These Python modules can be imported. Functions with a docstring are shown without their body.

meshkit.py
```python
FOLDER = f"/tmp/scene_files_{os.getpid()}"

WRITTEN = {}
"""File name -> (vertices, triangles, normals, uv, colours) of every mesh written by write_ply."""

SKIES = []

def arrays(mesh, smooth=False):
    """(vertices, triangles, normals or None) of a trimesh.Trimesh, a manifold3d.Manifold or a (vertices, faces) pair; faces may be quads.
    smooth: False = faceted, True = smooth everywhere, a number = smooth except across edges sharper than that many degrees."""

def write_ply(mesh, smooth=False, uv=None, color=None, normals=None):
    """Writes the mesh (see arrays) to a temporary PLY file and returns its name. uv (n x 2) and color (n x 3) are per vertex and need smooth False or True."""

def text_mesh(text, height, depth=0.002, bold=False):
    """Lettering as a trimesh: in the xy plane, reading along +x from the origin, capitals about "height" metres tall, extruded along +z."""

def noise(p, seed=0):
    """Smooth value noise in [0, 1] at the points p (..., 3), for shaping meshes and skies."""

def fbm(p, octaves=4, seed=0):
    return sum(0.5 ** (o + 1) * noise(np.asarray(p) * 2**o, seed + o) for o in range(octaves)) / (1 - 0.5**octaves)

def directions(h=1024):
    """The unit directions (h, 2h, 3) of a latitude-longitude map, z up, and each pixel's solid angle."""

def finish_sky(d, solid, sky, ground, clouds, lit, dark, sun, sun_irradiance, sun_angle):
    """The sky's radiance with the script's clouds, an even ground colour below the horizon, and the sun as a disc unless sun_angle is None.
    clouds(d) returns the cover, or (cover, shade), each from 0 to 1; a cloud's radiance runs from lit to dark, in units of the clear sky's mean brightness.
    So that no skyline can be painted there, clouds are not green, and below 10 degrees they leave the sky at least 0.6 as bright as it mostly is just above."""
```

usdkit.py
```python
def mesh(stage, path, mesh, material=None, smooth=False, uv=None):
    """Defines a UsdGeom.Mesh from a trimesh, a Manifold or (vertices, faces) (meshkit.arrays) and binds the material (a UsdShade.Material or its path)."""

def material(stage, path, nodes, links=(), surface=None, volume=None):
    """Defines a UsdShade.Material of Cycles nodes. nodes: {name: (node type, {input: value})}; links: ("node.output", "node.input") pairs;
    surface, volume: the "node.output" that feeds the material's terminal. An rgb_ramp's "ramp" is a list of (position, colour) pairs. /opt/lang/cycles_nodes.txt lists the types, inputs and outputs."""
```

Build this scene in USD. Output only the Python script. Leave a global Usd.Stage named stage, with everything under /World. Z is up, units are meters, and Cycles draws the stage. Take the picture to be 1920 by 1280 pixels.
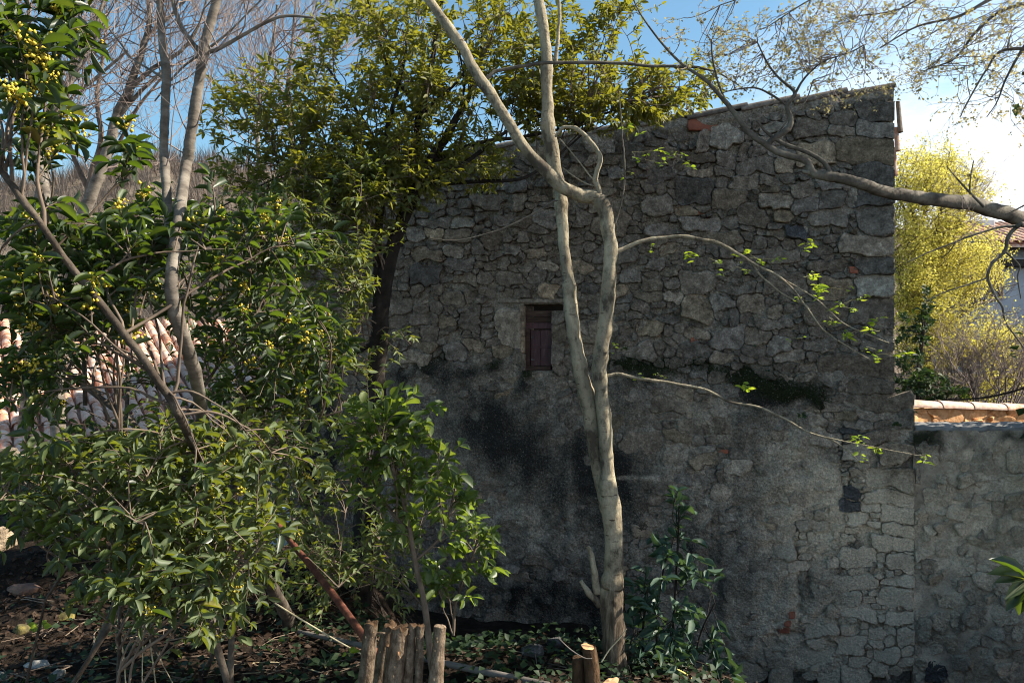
import math, numpy as np, usdkit, meshkit
from pxr import Usd, UsdGeom, UsdLux, UsdShade, Gf, Sdf, Vt
from scipy.ndimage import gaussian_filter, map_coordinates
from scipy.spatial import cKDTree
import manifold3d as m3

# ------------------------------------------------------------------ camera, sky, sun, exposure
stage = Usd.Stage.CreateInMemory()
UsdGeom.SetStageUpAxis(stage, UsdGeom.Tokens.z); UsdGeom.SetStageMetersPerUnit(stage, 1.0)
UsdGeom.Xform.Define(stage, '/World'); UsdGeom.Scope.Define(stage, '/World/Looks')
EYE, F = 3.6, 1386.67                                    # eye height, focal length in photo pixels
EXPOSURE = 1.3
cam = UsdGeom.Camera.Define(stage, '/World/camera')
cam.CreateHorizontalApertureAttr(36.0); cam.CreateVerticalApertureAttr(24.0); cam.CreateFocalLengthAttr(26.0)
cam.CreateClippingRangeAttr(Gf.Vec2f(0.05, 5000)); cam.AddTranslateOp().Set(Gf.Vec3d(0, 0, EYE)); cam.AddRotateXOp().Set(90.0)
cam.CreateExposureAttr(EXPOSURE)
SUN = np.array([0.76, 0.06, 0.62]); SUN /= np.linalg.norm(SUN)
S_EL, S_ROT = math.asin(SUN[2]), math.atan2(SUN[0], SUN[1])
sun = UsdLux.DistantLight.Define(stage, '/World/sun')
sun.CreateIntensityAttr(1.25); sun.CreateNormalizeAttr(True); sun.CreateAngleAttr(0.53); sun.CreateColorAttr(Gf.Vec3f(1, 0.91, 0.76))
sun.AddTransformOp().Set(Gf.Matrix4d().SetRotate(Gf.Rotation(Gf.Vec3d(0, 0, 1), Gf.Vec3d(*map(float, SUN)))))
sky = UsdLux.DomeLight.Define(stage, '/World/sky')
SKYMAT = usdkit.material(stage, '/World/Looks/sky_air', {
    'sky': ('sky_texture', {'sky_type': 'single_scattering', 'sun_disc': False, 'sun_elevation': S_EL, 'sun_rotation': S_ROT, 'altitude': 100.0, 'air_density': 1.0, 'aerosol_density': 0.6, 'ozone_density': 2.0}),
    'tc': ('texture_coordinate', {}), 'sep': ('separate_xyz', {}),
    'map': ('mapping', {'scale': (1.0, 1.0, 2.6)}),
    'n': ('noise_texture', {'scale': 2.6, 'detail': 7.0, 'roughness': 0.58, 'distortion': 0.4}),
    'mx': ('math', {'math_type': 'multiply_add', 'value2': 0.66, 'value3': 0.24}),
    'mz': ('math', {'math_type': 'multiply_add', 'value2': -1.95}),
    'add': ('math', {'math_type': 'multiply_add', 'value2': 1.0}),
    'mr': ('map_range', {'range_type': 'smoothstep', 'from_min': 0.22, 'from_max': 0.72, 'clamp': True}),
    'tint': ('mix', {'mix_type': 'multiply', 'fac': 1.0, 'color2': (1.02, 1.26, 1.18)}),
    'mix': ('mix', {'color2': (9.6, 9.9, 10.4)}),
    'bg': ('background_shader', {'strength': 0.068})},
    [('tc.generated', 'sep.vector'), ('tc.generated', 'map.vector'), ('map.vector', 'n.vector'), ('sep.x', 'mx.value1'), ('sep.z', 'mz.value1'),
     ('mx.value', 'mz.value3'), ('n.fac', 'add.value1'), ('mz.value', 'add.value3'), ('add.value', 'mr.value'), ('mr.result', 'mix.fac'),
     ('sky.color', 'tint.color1'), ('tint.color', 'mix.color1'), ('mix.color', 'bg.color')], surface='bg.background')
UsdShade.MaterialBindingAPI.Apply(sky.GetPrim()).Bind(SKYMAT)
sky.GetPrim().SetCustomDataByKey('kind', 'structure')

# ------------------------------------------------------------------ helpers
def P(px, py, Y): return np.array([(px - 960) / F * Y, Y, EYE - (py - 640) / F * Y])
def unit(v): v = np.asarray(v, float); return v / np.maximum(np.linalg.norm(v, axis=-1, keepdims=True), 1e-9)
def smooth01(a, b, x): t = np.clip((np.asarray(x, float) - a) / (b - a), 0, 1); return t * t * (3 - 2 * t)
_names = {}
def fresh(parent, name):
    k = (parent, name); n = _names.get(k, 0); _names[k] = n + 1
    return f'{parent}/{name}' if n == 0 else f'{parent}/{name}_{n:03d}'
def tag(prim, label=None, category=None, group=None, kind=None):
    for k, v in (('label', label), ('category', category), ('group', group), ('kind', kind)):
        if v: prim.SetCustomDataByKey(k, v)
def vnormals(v, f):
    n = np.zeros_like(v); fn = np.cross(v[f[:, 1]] - v[f[:, 0]], v[f[:, 2]] - v[f[:, 0]])
    for k in range(3): np.add.at(n, f[:, k], fn)
    return unit(n)
def write(path, v, f, mat, smooth=True, pv=None):
    v, f = np.asarray(v, float), np.asarray(f, np.int32)
    m = UsdGeom.Mesh.Define(stage, path)
    m.CreatePointsAttr(Vt.Vec3fArray.FromNumpy(v.astype(np.float32)))
    m.CreateFaceVertexCountsAttr(Vt.IntArray.FromNumpy(np.full(len(f), 3, np.int32)))
    m.CreateFaceVertexIndicesAttr(Vt.IntArray.FromNumpy(f.ravel()))
    m.CreateSubdivisionSchemeAttr('none')
    if smooth:
        m.CreateNormalsAttr(Vt.Vec3fArray.FromNumpy(vnormals(v, f).astype(np.float32))); m.SetNormalsInterpolation('vertex')
    for k, a in (pv or {}).items():
        UsdGeom.PrimvarsAPI(m).CreatePrimvar(k, Sdf.ValueTypeNames.FloatArray, 'vertex').Set(Vt.FloatArray.FromNumpy(np.asarray(a, np.float32)))
    UsdShade.MaterialBindingAPI.Apply(m.GetPrim()).Bind(mat)
    return m.GetPrim()
class Thing:
    def __init__(s, name, label, category, base=(0, 0, 0), group=None, kind=None, path=None):
        s.base = np.asarray(base, float); s.path = fresh('/World', name)
        x = UsdGeom.Xform.Define(stage, s.path); x.AddTranslateOp().Set(Gf.Vec3d(*map(float, s.base)))
        tag(x.GetPrim(), label, category, group, kind)
    def part(s, name, buf, mat, smooth=True, label=None, kind=None, under=None, pv=None):
        v, f = buf.arrays() if isinstance(buf, Buf) else buf
        if len(f) == 0: return None
        p = write(fresh(under or s.path, name), np.asarray(v) - s.base, f, mat, smooth, pv)
        tag(p, label, None, None, kind); return str(p.GetPath())
def solo(name, buf, mat, label=None, category=None, kind=None, group=None, smooth=True, pv=None):
    v, f = buf.arrays() if isinstance(buf, Buf) else buf
    p = write(fresh('/World', name), v, f, mat, smooth, pv); tag(p, label, category, group, kind); return p
class Buf:
    def __init__(s): s.v, s.f, s.n = [], [], 0
    def add(s, v, f):
        s.v.append(np.asarray(v, float)); s.f.append(np.asarray(f, int) + s.n); s.n += len(v); return s
    def arrays(s):
        return (np.vstack(s.v), np.vstack(s.f)) if s.v else (np.zeros((0, 3)), np.zeros((0, 3), int))
def crom(pts, per):
    p = np.asarray(pts, float); n = len(p)
    if n < 3:
        t = np.linspace(0, 1, per + 1)[:, None]; return p[0] * (1 - t) + p[-1] * t
    q = np.vstack([2 * p[0] - p[1], p, 2 * p[-1] - p[-2]]); out = []
    for i in range(n - 1):
        a, b, c, d = q[i:i + 4]; t = np.linspace(0, 1, per, endpoint=False)[:, None]
        out.append(0.5 * (2 * b + (c - a) * t + (2 * a - 5 * b + 4 * c - d) * t ** 2 + (3 * b - a - 3 * c + d) * t ** 3))
    return np.vstack(out + [p[-1:]])
def tube(pts, rad, k=6, lump=0.0, rng=None, cap=True):
    p = np.asarray(pts, float); n = len(p); r = np.broadcast_to(np.asarray(rad, float), (n,))
    t = unit(np.gradient(p, axis=0)); a = np.zeros((n, 3))
    ref = np.array([1.0, 0, 0]) if abs(t[0, 0]) < 0.8 else np.array([0, 1.0, 0])
    c = ref - t[0] * (ref @ t[0]); c /= np.linalg.norm(c)
    for i in range(n):
        c = c - t[i] * (c @ t[i]); c = c / max(np.linalg.norm(c), 1e-9); a[i] = c
    b = np.cross(t, a); th = np.arange(k) * 2 * np.pi / k
    R = r[:, None] * np.ones((1, k))
    if lump: R = R * (1 + lump * gaussian_filter(rng.normal(size=(n, k)), (1.2, 0.8), mode=('nearest', 'wrap')) * 2.2)
    v = p[:, None] + R[..., None] * (np.cos(th)[None, :, None] * a[:, None] + np.sin(th)[None, :, None] * b[:, None])
    v = v.reshape(-1, 3); i = np.arange(n - 1)[:, None] * k; j = np.arange(k)[None]; j2 = (j + 1) % k
    A, B, C, D = (i + j).ravel(), (i + j2).ravel(), (i + k + j2).ravel(), (i + k + j).ravel()
    f = np.vstack([np.c_[A, B, C], np.c_[A, C, D]])
    if cap:
        v = np.vstack([v, p[:1], p[-1:]]); z = np.arange(k); z2 = (z + 1) % k
        f = np.vstack([f, np.c_[z2, z, np.full(k, n * k)], np.c_[(n - 1) * k + z, (n - 1) * k + z2, np.full(k, n * k + 1)]])
    return v, f
def limb(pts, Y, per=6):
    """hand-drawn limb: (px, py, radius px[, Y]) -> world path and radii"""
    q = np.array([[*P(a[0], a[1], a[3] if len(a) > 3 else Y), a[2] * (a[3] if len(a) > 3 else Y) / F] for a in pts])
    q = crom(q, per); return q[:, :3], np.maximum(q[:, 3], 0.0008)
def box(x0, x1, y0, y1, z0, z1):
    v = np.array([[x, y, z] for x in (x0, x1) for y in (y0, y1) for z in (z0, z1)], float)
    f = [[0, 1, 3], [0, 3, 2], [4, 6, 7], [4, 7, 5], [0, 4, 5], [0, 5, 1], [2, 3, 7], [2, 7, 6], [0, 2, 6], [0, 6, 4], [1, 5, 7], [1, 7, 3]]
    return v, np.array(f)
def man(m): q = m.to_mesh(); return np.array(q.vert_properties[:, :3], float), np.array(q.tri_verts, int)
def chbox(x0, x1, y0, y1, z0, z1, c):
    pts = []
    for x, sx in ((x0, 1), (x1, -1)):
        for y, sy in ((y0, 1), (y1, -1)):
            for z, sz in ((z0, 1), (z1, -1)):
                pts += [(x + sx * c, y + sy * c, z), (x + sx * c, y, z + sz * c), (x, y + sy * c, z + sz * c)]
    return man(m3.Manifold.hull_points(np.array(pts, float)))
def field(shape, sig, seed):
    g = gaussian_filter(np.random.default_rng(seed).normal(size=shape), sig, mode='reflect'); return g / g.std()
def fbm2(x, y, scale, seed, octv=4):
    p = np.c_[np.ravel(x) * scale, np.ravel(y) * scale, np.full(np.size(x), seed * 7.31)]
    out = np.zeros(np.size(x))
    rng = np.random.default_rng(seed)
    for o in range(octv):
        for _ in range(3):
            a = rng.uniform(0, 2 * np.pi); ph = rng.uniform(0, 6.28); w = rng.uniform(0.7, 1.3) * 2 ** o
            out += np.sin((p[:, 0] * np.cos(a) + p[:, 1] * np.sin(a)) * w * 6.28 + ph) * 0.5 ** o * 0.45
    return out.reshape(np.shape(x))

# ------------------------------------------------------------------ materials
LK = '/World/Looks/'
RND = {'oi': ('object_info', {}), 'geo': ('geometry', {}), 'radd': ('math', {'math_type': 'add'}), 'rnd': ('math', {'math_type': 'fraction'})}
RNDL = [('oi.random', 'radd.value1'), ('geo.random_per_island', 'radd.value2'), ('radd.value', 'rnd.value1')]
def rough_mat(name, stops, scale=6.0, detail=8.0, rough=0.6, bump=0.5, bscale=30.0, bdist=0.02, vary=0.25, roughness=0.85, spec=0.3, pale=None, stain_shade=None, moss=None, stretch=(1, 1, 1), hue=None, paint2=None, speck=None, grain=None):
    n = {**RND, 'map': ('mapping', {'scale': stretch}), 'n1': ('noise_texture', {'scale': scale, 'detail': detail, 'roughness': rough}), 'ramp': ('rgb_ramp', {'ramp': stops}),
         'n2': ('noise_texture', {'scale': bscale, 'detail': 6.0, 'roughness': 0.65}), 'bmp': ('bump', {'strength': bump, 'distance': bdist}),
         'vr': ('map_range', {'from_min': 0.0, 'from_max': 1.0, 'to_min': 1 - vary, 'to_max': 1 + vary}), 'hsv': ('hsv', {}),
         'p': ('principled_bsdf', {'roughness': roughness, 'specular_ior_level': spec})}
    l = RNDL + [('geo.position', 'map.vector'), ('map.vector', 'n1.vector'), ('map.vector', 'n2.vector'), ('n1.fac', 'ramp.fac'), ('rnd.value', 'vr.value'), ('vr.result', 'hsv.value'),
                ('n2.fac', 'bmp.height'), ('bmp.normal', 'p.normal')]
    out = 'ramp.color'
    if hue:
        n['hr'] = ('rgb_ramp', {'ramp': hue}); n['hm'] = ('mix', {'mix_type': 'multiply', 'fac': 1.0}); n['wn'] = ('math', {'math_type': 'multiply', 'value2': 7.13}); n['wf'] = ('math', {'math_type': 'fraction'})
        l += [('rnd.value', 'wn.value1'), ('wn.value', 'wf.value1'), ('wf.value', 'hr.fac'), (out, 'hm.color1'), ('hr.color', 'hm.color2')]; out = 'hm.color'
    l.append((out, 'hsv.color')); out = 'hsv.color'
    for key, val in (('pale', pale), ('stain_shade', stain_shade), ('moss', moss)):
        if val is not None:
            col, sc, lo, hi = val
            n[key + 'a'] = ('attribute', {'attribute': key}); n[key + 'n'] = ('noise_texture', {'scale': sc, 'detail': 8.0, 'roughness': 0.72})
            n[key + 's'] = ('math', {'math_type': 'add'}); n[key + 'r'] = ('map_range', {'from_min': lo, 'from_max': hi, 'clamp': True}); n[key + 'm'] = ('mix', {'color2': col})
            l += [('geo.position', key + 'n.vector'), (key + 'n.fac', key + 's.value1'), (key + 'a.fac', key + 's.value2'), (key + 's.value', key + 'r.value'), (key + 'r.result', key + 'm.fac'), (out, key + 'm.color1')]
            out = key + 'm.color'
    if grain:
        n['g'] = ('noise_texture', {'scale': grain[0], 'detail': 5.0, 'roughness': 0.75}); n['gr'] = ('map_range', {'from_min': 0.3, 'from_max': 0.7, 'to_min': 1 - grain[1], 'to_max': 1 + grain[1]}); n['gh'] = ('hsv', {})
        l += [('map.vector', 'g.vector'), ('g.fac', 'gr.value'), ('gr.result', 'gh.value'), (out, 'gh.color')]; out = 'gh.color'
    if speck:
        col, sc, lo, hi = speck
        n['k'] = ('noise_texture', {'scale': sc, 'detail': 3.0, 'roughness': 0.6}); n['kr'] = ('map_range', {'from_min': lo, 'from_max': hi, 'clamp': True}); n['km'] = ('mix', {'color2': col})
        l += [('geo.position', 'k.vector'), ('k.fac', 'kr.value'), ('kr.result', 'km.fac'), (out, 'km.color1')]; out = 'km.color'
    if paint2:
        col, sc, lo, hi = paint2
        n['q'] = ('noise_texture', {'scale': sc, 'detail': 6.0, 'roughness': 0.7}); n['qr'] = ('map_range', {'from_min': lo, 'from_max': hi, 'clamp': True}); n['qm'] = ('mix', {'color2': col})
        l += [('map.vector', 'q.vector'), ('q.fac', 'qr.value'), ('qr.result', 'qm.fac'), (out, 'qm.color1')]; out = 'qm.color'
    l.append((out, 'p.base_color'))
    return usdkit.material(stage, LK + name, n, l, surface='p.BSDF')
def leaf_mat(name, stops, trans, fac=0.35, roughness=0.38, spec=0.5):
    n = {**RND, 'ramp': ('rgb_ramp', {'ramp': stops}), 'p': ('principled_bsdf', {'roughness': roughness, 'specular_ior_level': spec}), 'hs': ('hsv', {}),
         'rv': ('map_range', {'to_min': roughness - 0.08, 'to_max': roughness + 0.2}), 'nn': ('noise_texture', {'scale': 45.0, 'detail': 3.0}), 'nv': ('map_range', {'to_min': 0.5, 'to_max': 1.5}),
         'tr': ('rgb_ramp', {'ramp': trans}), 't': ('translucent_bsdf', {}), 'mx': ('mix_closure', {'fac': fac})}
    return usdkit.material(stage, LK + name, n, RNDL + [('rnd.value', 'ramp.fac'), ('ramp.color', 'hs.color'), ('geo.position', 'nn.vector'), ('nn.fac', 'nv.value'), ('nv.result', 'hs.value'), ('hs.color', 'p.base_color'),
        ('rnd.value', 'rv.value'), ('rv.result', 'p.roughness'), ('rnd.value', 'tr.fac'), ('tr.color', 't.color'), ('p.BSDF', 'mx.closure1'), ('t.BSDF', 'mx.closure2')], surface='mx.closure')
PALE = ((0.68, 0.56, 0.42), 18.0, 0.62, 1.3)
STAIN_SHADE = ((0.026, 0.024, 0.022), 40.0, 0.62, 1.28)
MOSS = ((0.016, 0.020, 0.007), 45.0, 0.70, 1.2)
HUE = [(0, (0.95, 0.85, 0.72)), (0.18, (0.74, 0.70, 0.67)), (0.36, (1.12, 1.03, 0.92)), (0.52, (0.80, 0.70, 0.60)), (0.68, (1.1, 0.92, 0.70)), (0.8, (0.88, 0.84, 0.8)), (0.9, (0.50, 0.49, 0.50)), (1, (1.3, 1.24, 1.12))]
M_STONE = rough_mat('stone', [(0.28, (0.055, 0.048, 0.042)), (0.42, (0.19, 0.169, 0.147)), (0.55, (0.32, 0.288, 0.252)), (0.68, (0.56, 0.515, 0.46))], 11, 10, 0.74, 1.0, 30, 0.06, 0.34, 0.9, 0.2, PALE, STAIN_SHADE, MOSS, hue=HUE, grain=(48, 0.42))
M_PLASTER = rough_mat('old_render', [(0.30, (0.068, 0.056, 0.044)), (0.43, (0.22, 0.188, 0.15)), (0.56, (0.375, 0.326, 0.265)), (0.70, (0.60, 0.53, 0.44))], 7, 12, 0.8, 1.0, 30, 0.07, 0.0, 0.95, 0.15, PALE, STAIN_SHADE, MOSS, speck=((0.42, 0.38, 0.32), 60.0, 0.63, 0.74), grain=(38, 0.6))
M_BRICK = rough_mat('red_brick', [(0.3, (0.2, 0.06, 0.035)), (0.7, (0.34, 0.12, 0.07))], 12, 6, 0.6, 0.5, 60, 0.01, 0.2)
M_DARKSTONE = rough_mat('dark_stone', [(0.3, (0.025, 0.024, 0.025)), (0.5, (0.065, 0.062, 0.062)), (0.7, (0.15, 0.145, 0.14))], 12, 9, 0.72, 0.8, 40, 0.03, 0.15, 0.85, grain=(48, .5))
M_WHITE = rough_mat('lime_patch', [(0.3, (0.5, 0.5, 0.48)), (0.7, (0.75, 0.75, 0.73))], 20, 6, 0.6, 0.4, 60, 0.01, 0.05)
M_COPING = rough_mat('coping_tile', [(0.3, (0.06, 0.043, 0.034)), (0.5, (0.14, 0.108, 0.086)), (0.7, (0.25, 0.22, 0.18))], 14, 8, 0.7, 0.5, 50, 0.015, 0.25)
M_TERRA = rough_mat('terracotta', [(0.3, (0.30, 0.12, 0.07)), (0.46, (0.45, 0.22, 0.14)), (0.56, (0.52, 0.38, 0.31)), (0.75, (0.58, 0.52, 0.47))], 7, 8, 0.7, 0.3, 40, 0.01, 0.3)
M_PANTILE = rough_mat('pale_tile', [(0.3, (0.36, 0.19, 0.13)), (0.5, (0.5, 0.36, 0.29)), (0.7, (0.58, 0.5, 0.45))], 7, 8, 0.7, 0.3, 40, 0.01, 0.2, paint2=None)
M_ORANGE = rough_mat('ochre_stone', [(0.3, (0.30, 0.13, 0.05)), (0.5, (0.5, 0.25, 0.10)), (0.7, (0.62, 0.38, 0.2))], 8, 8, 0.65, 0.6, 30, 0.03, 0.25)
M_OCHREMORTAR = rough_mat('ochre_mortar', [(0.3, (0.34, 0.17, 0.07)), (0.7, (0.52, 0.3, 0.15))], 10, 8, 0.65, 0.6, 40, 0.02, 0.0)
M_CEMENT = rough_mat('cement', [(0.3, (0.13, 0.13, 0.13)), (0.7, (0.25, 0.25, 0.25))], 8, 8, 0.6, 0.3, 40, 0.01, 0.0)
M_REDWOOD = rough_mat('red_paint_wood', [(0.3, (0.03, 0.010, 0.013)), (0.55, (0.07, 0.026, 0.03)), (0.7, (0.13, 0.075, 0.065))], 5, 8, 0.7, 0.5, 20, 0.01, 0.15, 0.6, 0.4, stretch=(6, 6, 1))
M_OLDWOOD = rough_mat('old_wood', [(0.3, (0.035, 0.02, 0.016)), (0.55, (0.075, 0.045, 0.034)), (0.75, (0.13, 0.095, 0.075))], 3, 8, 0.7, 0.7, 12, 0.02, 0.2, 0.85, 0.2, stretch=(1, 6, 9))
M_VOID = rough_mat('painted_room_dark', [(0, (0.01, 0.01, 0.01)), (1, (0.012, 0.012, 0.012))])  # darkness of the unlit interior put into the colour
M_PALEBARK = rough_mat('pale_bark', [(0.26, (0.05, 0.043, 0.036)), (0.38, (0.16, 0.135, 0.10)), (0.5, (0.36, 0.315, 0.225)), (0.66, (0.5, 0.455, 0.35)), (0.82, (0.62, 0.58, 0.47))], 11, 10, 0.74, 0.7, 40, 0.018, 0.0, 0.85, 0.2, stretch=(1, 1, 0.6), paint2=((0.10, 0.085, 0.07), 5.5, 0.53, 0.66))
M_FURROW = rough_mat('furrowed_bark', [(0.3, (0.02, 0.014, 0.009)), (0.48, (0.09, 0.066, 0.045)), (0.66, (0.2, 0.155, 0.11)), (0.8, (0.3, 0.25, 0.19))], 14, 9, 0.7, 1.0, 22, 0.05, 0.0, 0.95, 0.1, stretch=(2.2, 2.2, 0.35))
def trunk_mat():
    n = {'geo': ('geometry', {}), 'sep': ('separate_xyz', {}), 'm1': ('mapping', {'scale': (1, 1, 0.6)}), 'm2': ('mapping', {'scale': (2.4, 2.4, 0.32)}), 'm3': ('mapping', {'scale': (0.7, 0.7, 3.2)}),
         'n1': ('noise_texture', {'scale': 10.0, 'detail': 10.0, 'roughness': 0.76}), 'r1': ('rgb_ramp', {'ramp': [(0.26, (0.05, 0.042, 0.033)), (0.39, (0.20, 0.165, 0.115)), (0.5, (0.40, 0.34, 0.235)), (0.64, (0.56, 0.49, 0.34)), (0.8, (0.68, 0.62, 0.47))]}),
         'nd': ('noise_texture', {'scale': 5.0, 'detail': 7.0, 'roughness': 0.7}), 'rd': ('map_range', {'from_min': 0.51, 'from_max': 0.62, 'clamp': True}), 'md': ('mix', {'color2': (0.10, 0.08, 0.058)}),
         'nl': ('noise_texture', {'scale': 16.0, 'detail': 3.0, 'roughness': 0.6}), 'rl': ('map_range', {'from_min': 0.64, 'from_max': 0.70, 'clamp': True}), 'ml': ('mix', {'color2': (0.10, 0.07, 0.045)}),
         'n2': ('noise_texture', {'scale': 16.0, 'detail': 9.0, 'roughness': 0.72}), 'r2': ('rgb_ramp', {'ramp': [(0.32, (0.022, 0.016, 0.011)), (0.48, (0.11, 0.083, 0.058)), (0.64, (0.25, 0.2, 0.145)), (0.8, (0.36, 0.31, 0.24))]}),
         'na': ('noise_texture', {'scale': 6.0, 'detail': 6.0, 'roughness': 0.7}), 'za': ('math', {'math_type': 'multiply_add', 'value2': 0.55}), 'zr': ('map_range', {'from_min': 2.32, 'from_max': 2.12, 'clamp': True}),
         'mx': ('mix', {}), 'hx': ('mix_float', {}), 'b': ('bump', {'strength': 1.0, 'distance': 0.045}), 'p': ('principled_bsdf', {'roughness': 0.85, 'specular_ior_level': 0.2})}
    return usdkit.material(stage, LK + 'mottled_trunk_bark', n, [('geo.position', 'm1.vector'), ('geo.position', 'm2.vector'), ('geo.position', 'm3.vector'), ('m1.vector', 'n1.vector'), ('m1.vector', 'nd.vector'), ('m3.vector', 'nl.vector'), ('m2.vector', 'n2.vector'), ('geo.position', 'na.vector'), ('geo.position', 'sep.vector'),
        ('n1.fac', 'r1.fac'), ('nd.fac', 'rd.value'), ('rd.result', 'md.fac'), ('r1.color', 'md.color1'), ('nl.fac', 'rl.value'), ('rl.result', 'ml.fac'), ('md.color', 'ml.color1'), ('n2.fac', 'r2.fac'), ('na.fac', 'za.value1'), ('sep.z', 'za.value3'), ('za.value', 'zr.value'),
        ('zr.result', 'mx.fac'), ('ml.color', 'mx.color1'), ('r2.color', 'mx.color2'), ('mx.color', 'p.base_color'), ('zr.result', 'hx.fac'), ('n1.fac', 'hx.a'), ('n2.fac', 'hx.b'), ('hx.result', 'b.height'), ('b.normal', 'p.normal')], surface='p.BSDF')
M_TRUNK = trunk_mat()
M_GREYBARK = rough_mat('grey_bark', [(0.28, (0.04, 0.033, 0.028)), (0.45, (0.13, 0.11, 0.09)), (0.62, (0.24, 0.21, 0.175)), (0.8, (0.4, 0.36, 0.31))], 9, 9, 0.7, 0.4, 40, 0.012, 0.1, 0.85, 0.2, stretch=(0.6, 0.6, 1.4))
M_LIMB = rough_mat('grey_limb_bark', [(0.28, (0.03, 0.025, 0.02)), (0.45, (0.09, 0.076, 0.06)), (0.62, (0.16, 0.14, 0.11)), (0.8, (0.28, 0.26, 0.2))], 9, 9, 0.7, 0.5, 40, 0.015, 0.0, 0.85, 0.2)
M_DARKBARK = rough_mat('dark_bark', [(0.3, (0.010, 0.008, 0.007)), (0.55, (0.03, 0.024, 0.020)), (0.8, (0.075, 0.063, 0.054))], 9, 8, 0.7, 0.6, 40, 0.015, 0.15, 0.9, 0.2)
M_TWIG = rough_mat('twig_bark', [(0.3, (0.07, 0.05, 0.038)), (0.7, (0.18, 0.135, 0.1))], 12, 4, 0.6, 0.2, 60, 0.005, 0.3)
M_PURPLE = rough_mat('bare_twig', [(0.3, (0.13, 0.1, 0.095)), (0.7, (0.26, 0.2, 0.17))], 6, 4, 0.6, 0.1, 60, 0.004, 0.3)
M_REDSTEM = rough_mat('reddish_bark', [(0.3, (0.09, 0.05, 0.035)), (0.7, (0.26, 0.16, 0.115))], 10, 6, 0.6, 0.3, 50, 0.01, 0.15)
M_GREENTWIG = rough_mat('green_twig', [(0.3, (0.16, 0.15, 0.06)), (0.7, (0.34, 0.32, 0.15))], 12, 4, 0.6, 0.2, 60, 0.004, 0.2, 0.6)
M_RUST = rough_mat('rust', [(0.3, (0.05, 0.016, 0.010)), (0.5, (0.12, 0.038, 0.022)), (0.7, (0.22, 0.085, 0.05))], 16, 8, 0.65, 0.5, 70, 0.008, 0.0, 0.9)
M_LOG = rough_mat('log_bark', [(0.3, (0.035, 0.024, 0.017)), (0.46, (0.12, 0.085, 0.058)), (0.6, (0.25, 0.19, 0.135)), (0.74, (0.42, 0.35, 0.26))], 26, 10, 0.78, 1.0, 40, 0.02, 0.2, 0.95, 0.1, stretch=(1, 1, 0.5))
M_DARKLOG = rough_mat('dark_log_bark', [(0.3, (0.03, 0.018, 0.011)), (0.6, (0.11, 0.066, 0.038)), (0.8, (0.2, 0.13, 0.08))], 18, 9, 0.72, 0.8, 40, 0.02, 0.15, 0.95, 0.1, stretch=(1, 1, 0.5))
M_CUT = rough_mat('cut_wood', [(0.3, (0.5, 0.22, 0.09)), (0.6, (0.72, 0.45, 0.24)), (0.8, (0.8, 0.6, 0.4))], 14, 6, 0.6, 0.2, 60, 0.005, 0.1)
M_SOIL = rough_mat('soil', [(0.3, (0.008, 0.006, 0.0045)), (0.5, (0.021, 0.015, 0.011)), (0.7, (0.06, 0.042, 0.031))], 6, 10, 0.72, 0.9, 30, 0.05, 0.0, 0.95, 0.1)
M_HILL = rough_mat('hill_scrub', [(0.3, (0.09, 0.07, 0.055)), (0.5, (0.17, 0.135, 0.105)), (0.7, (0.24, 0.2, 0.155))], 0.25, 9, 0.7, 0.6, 1.0, 0.6, 0.0, 1.0, 0.0)
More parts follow.
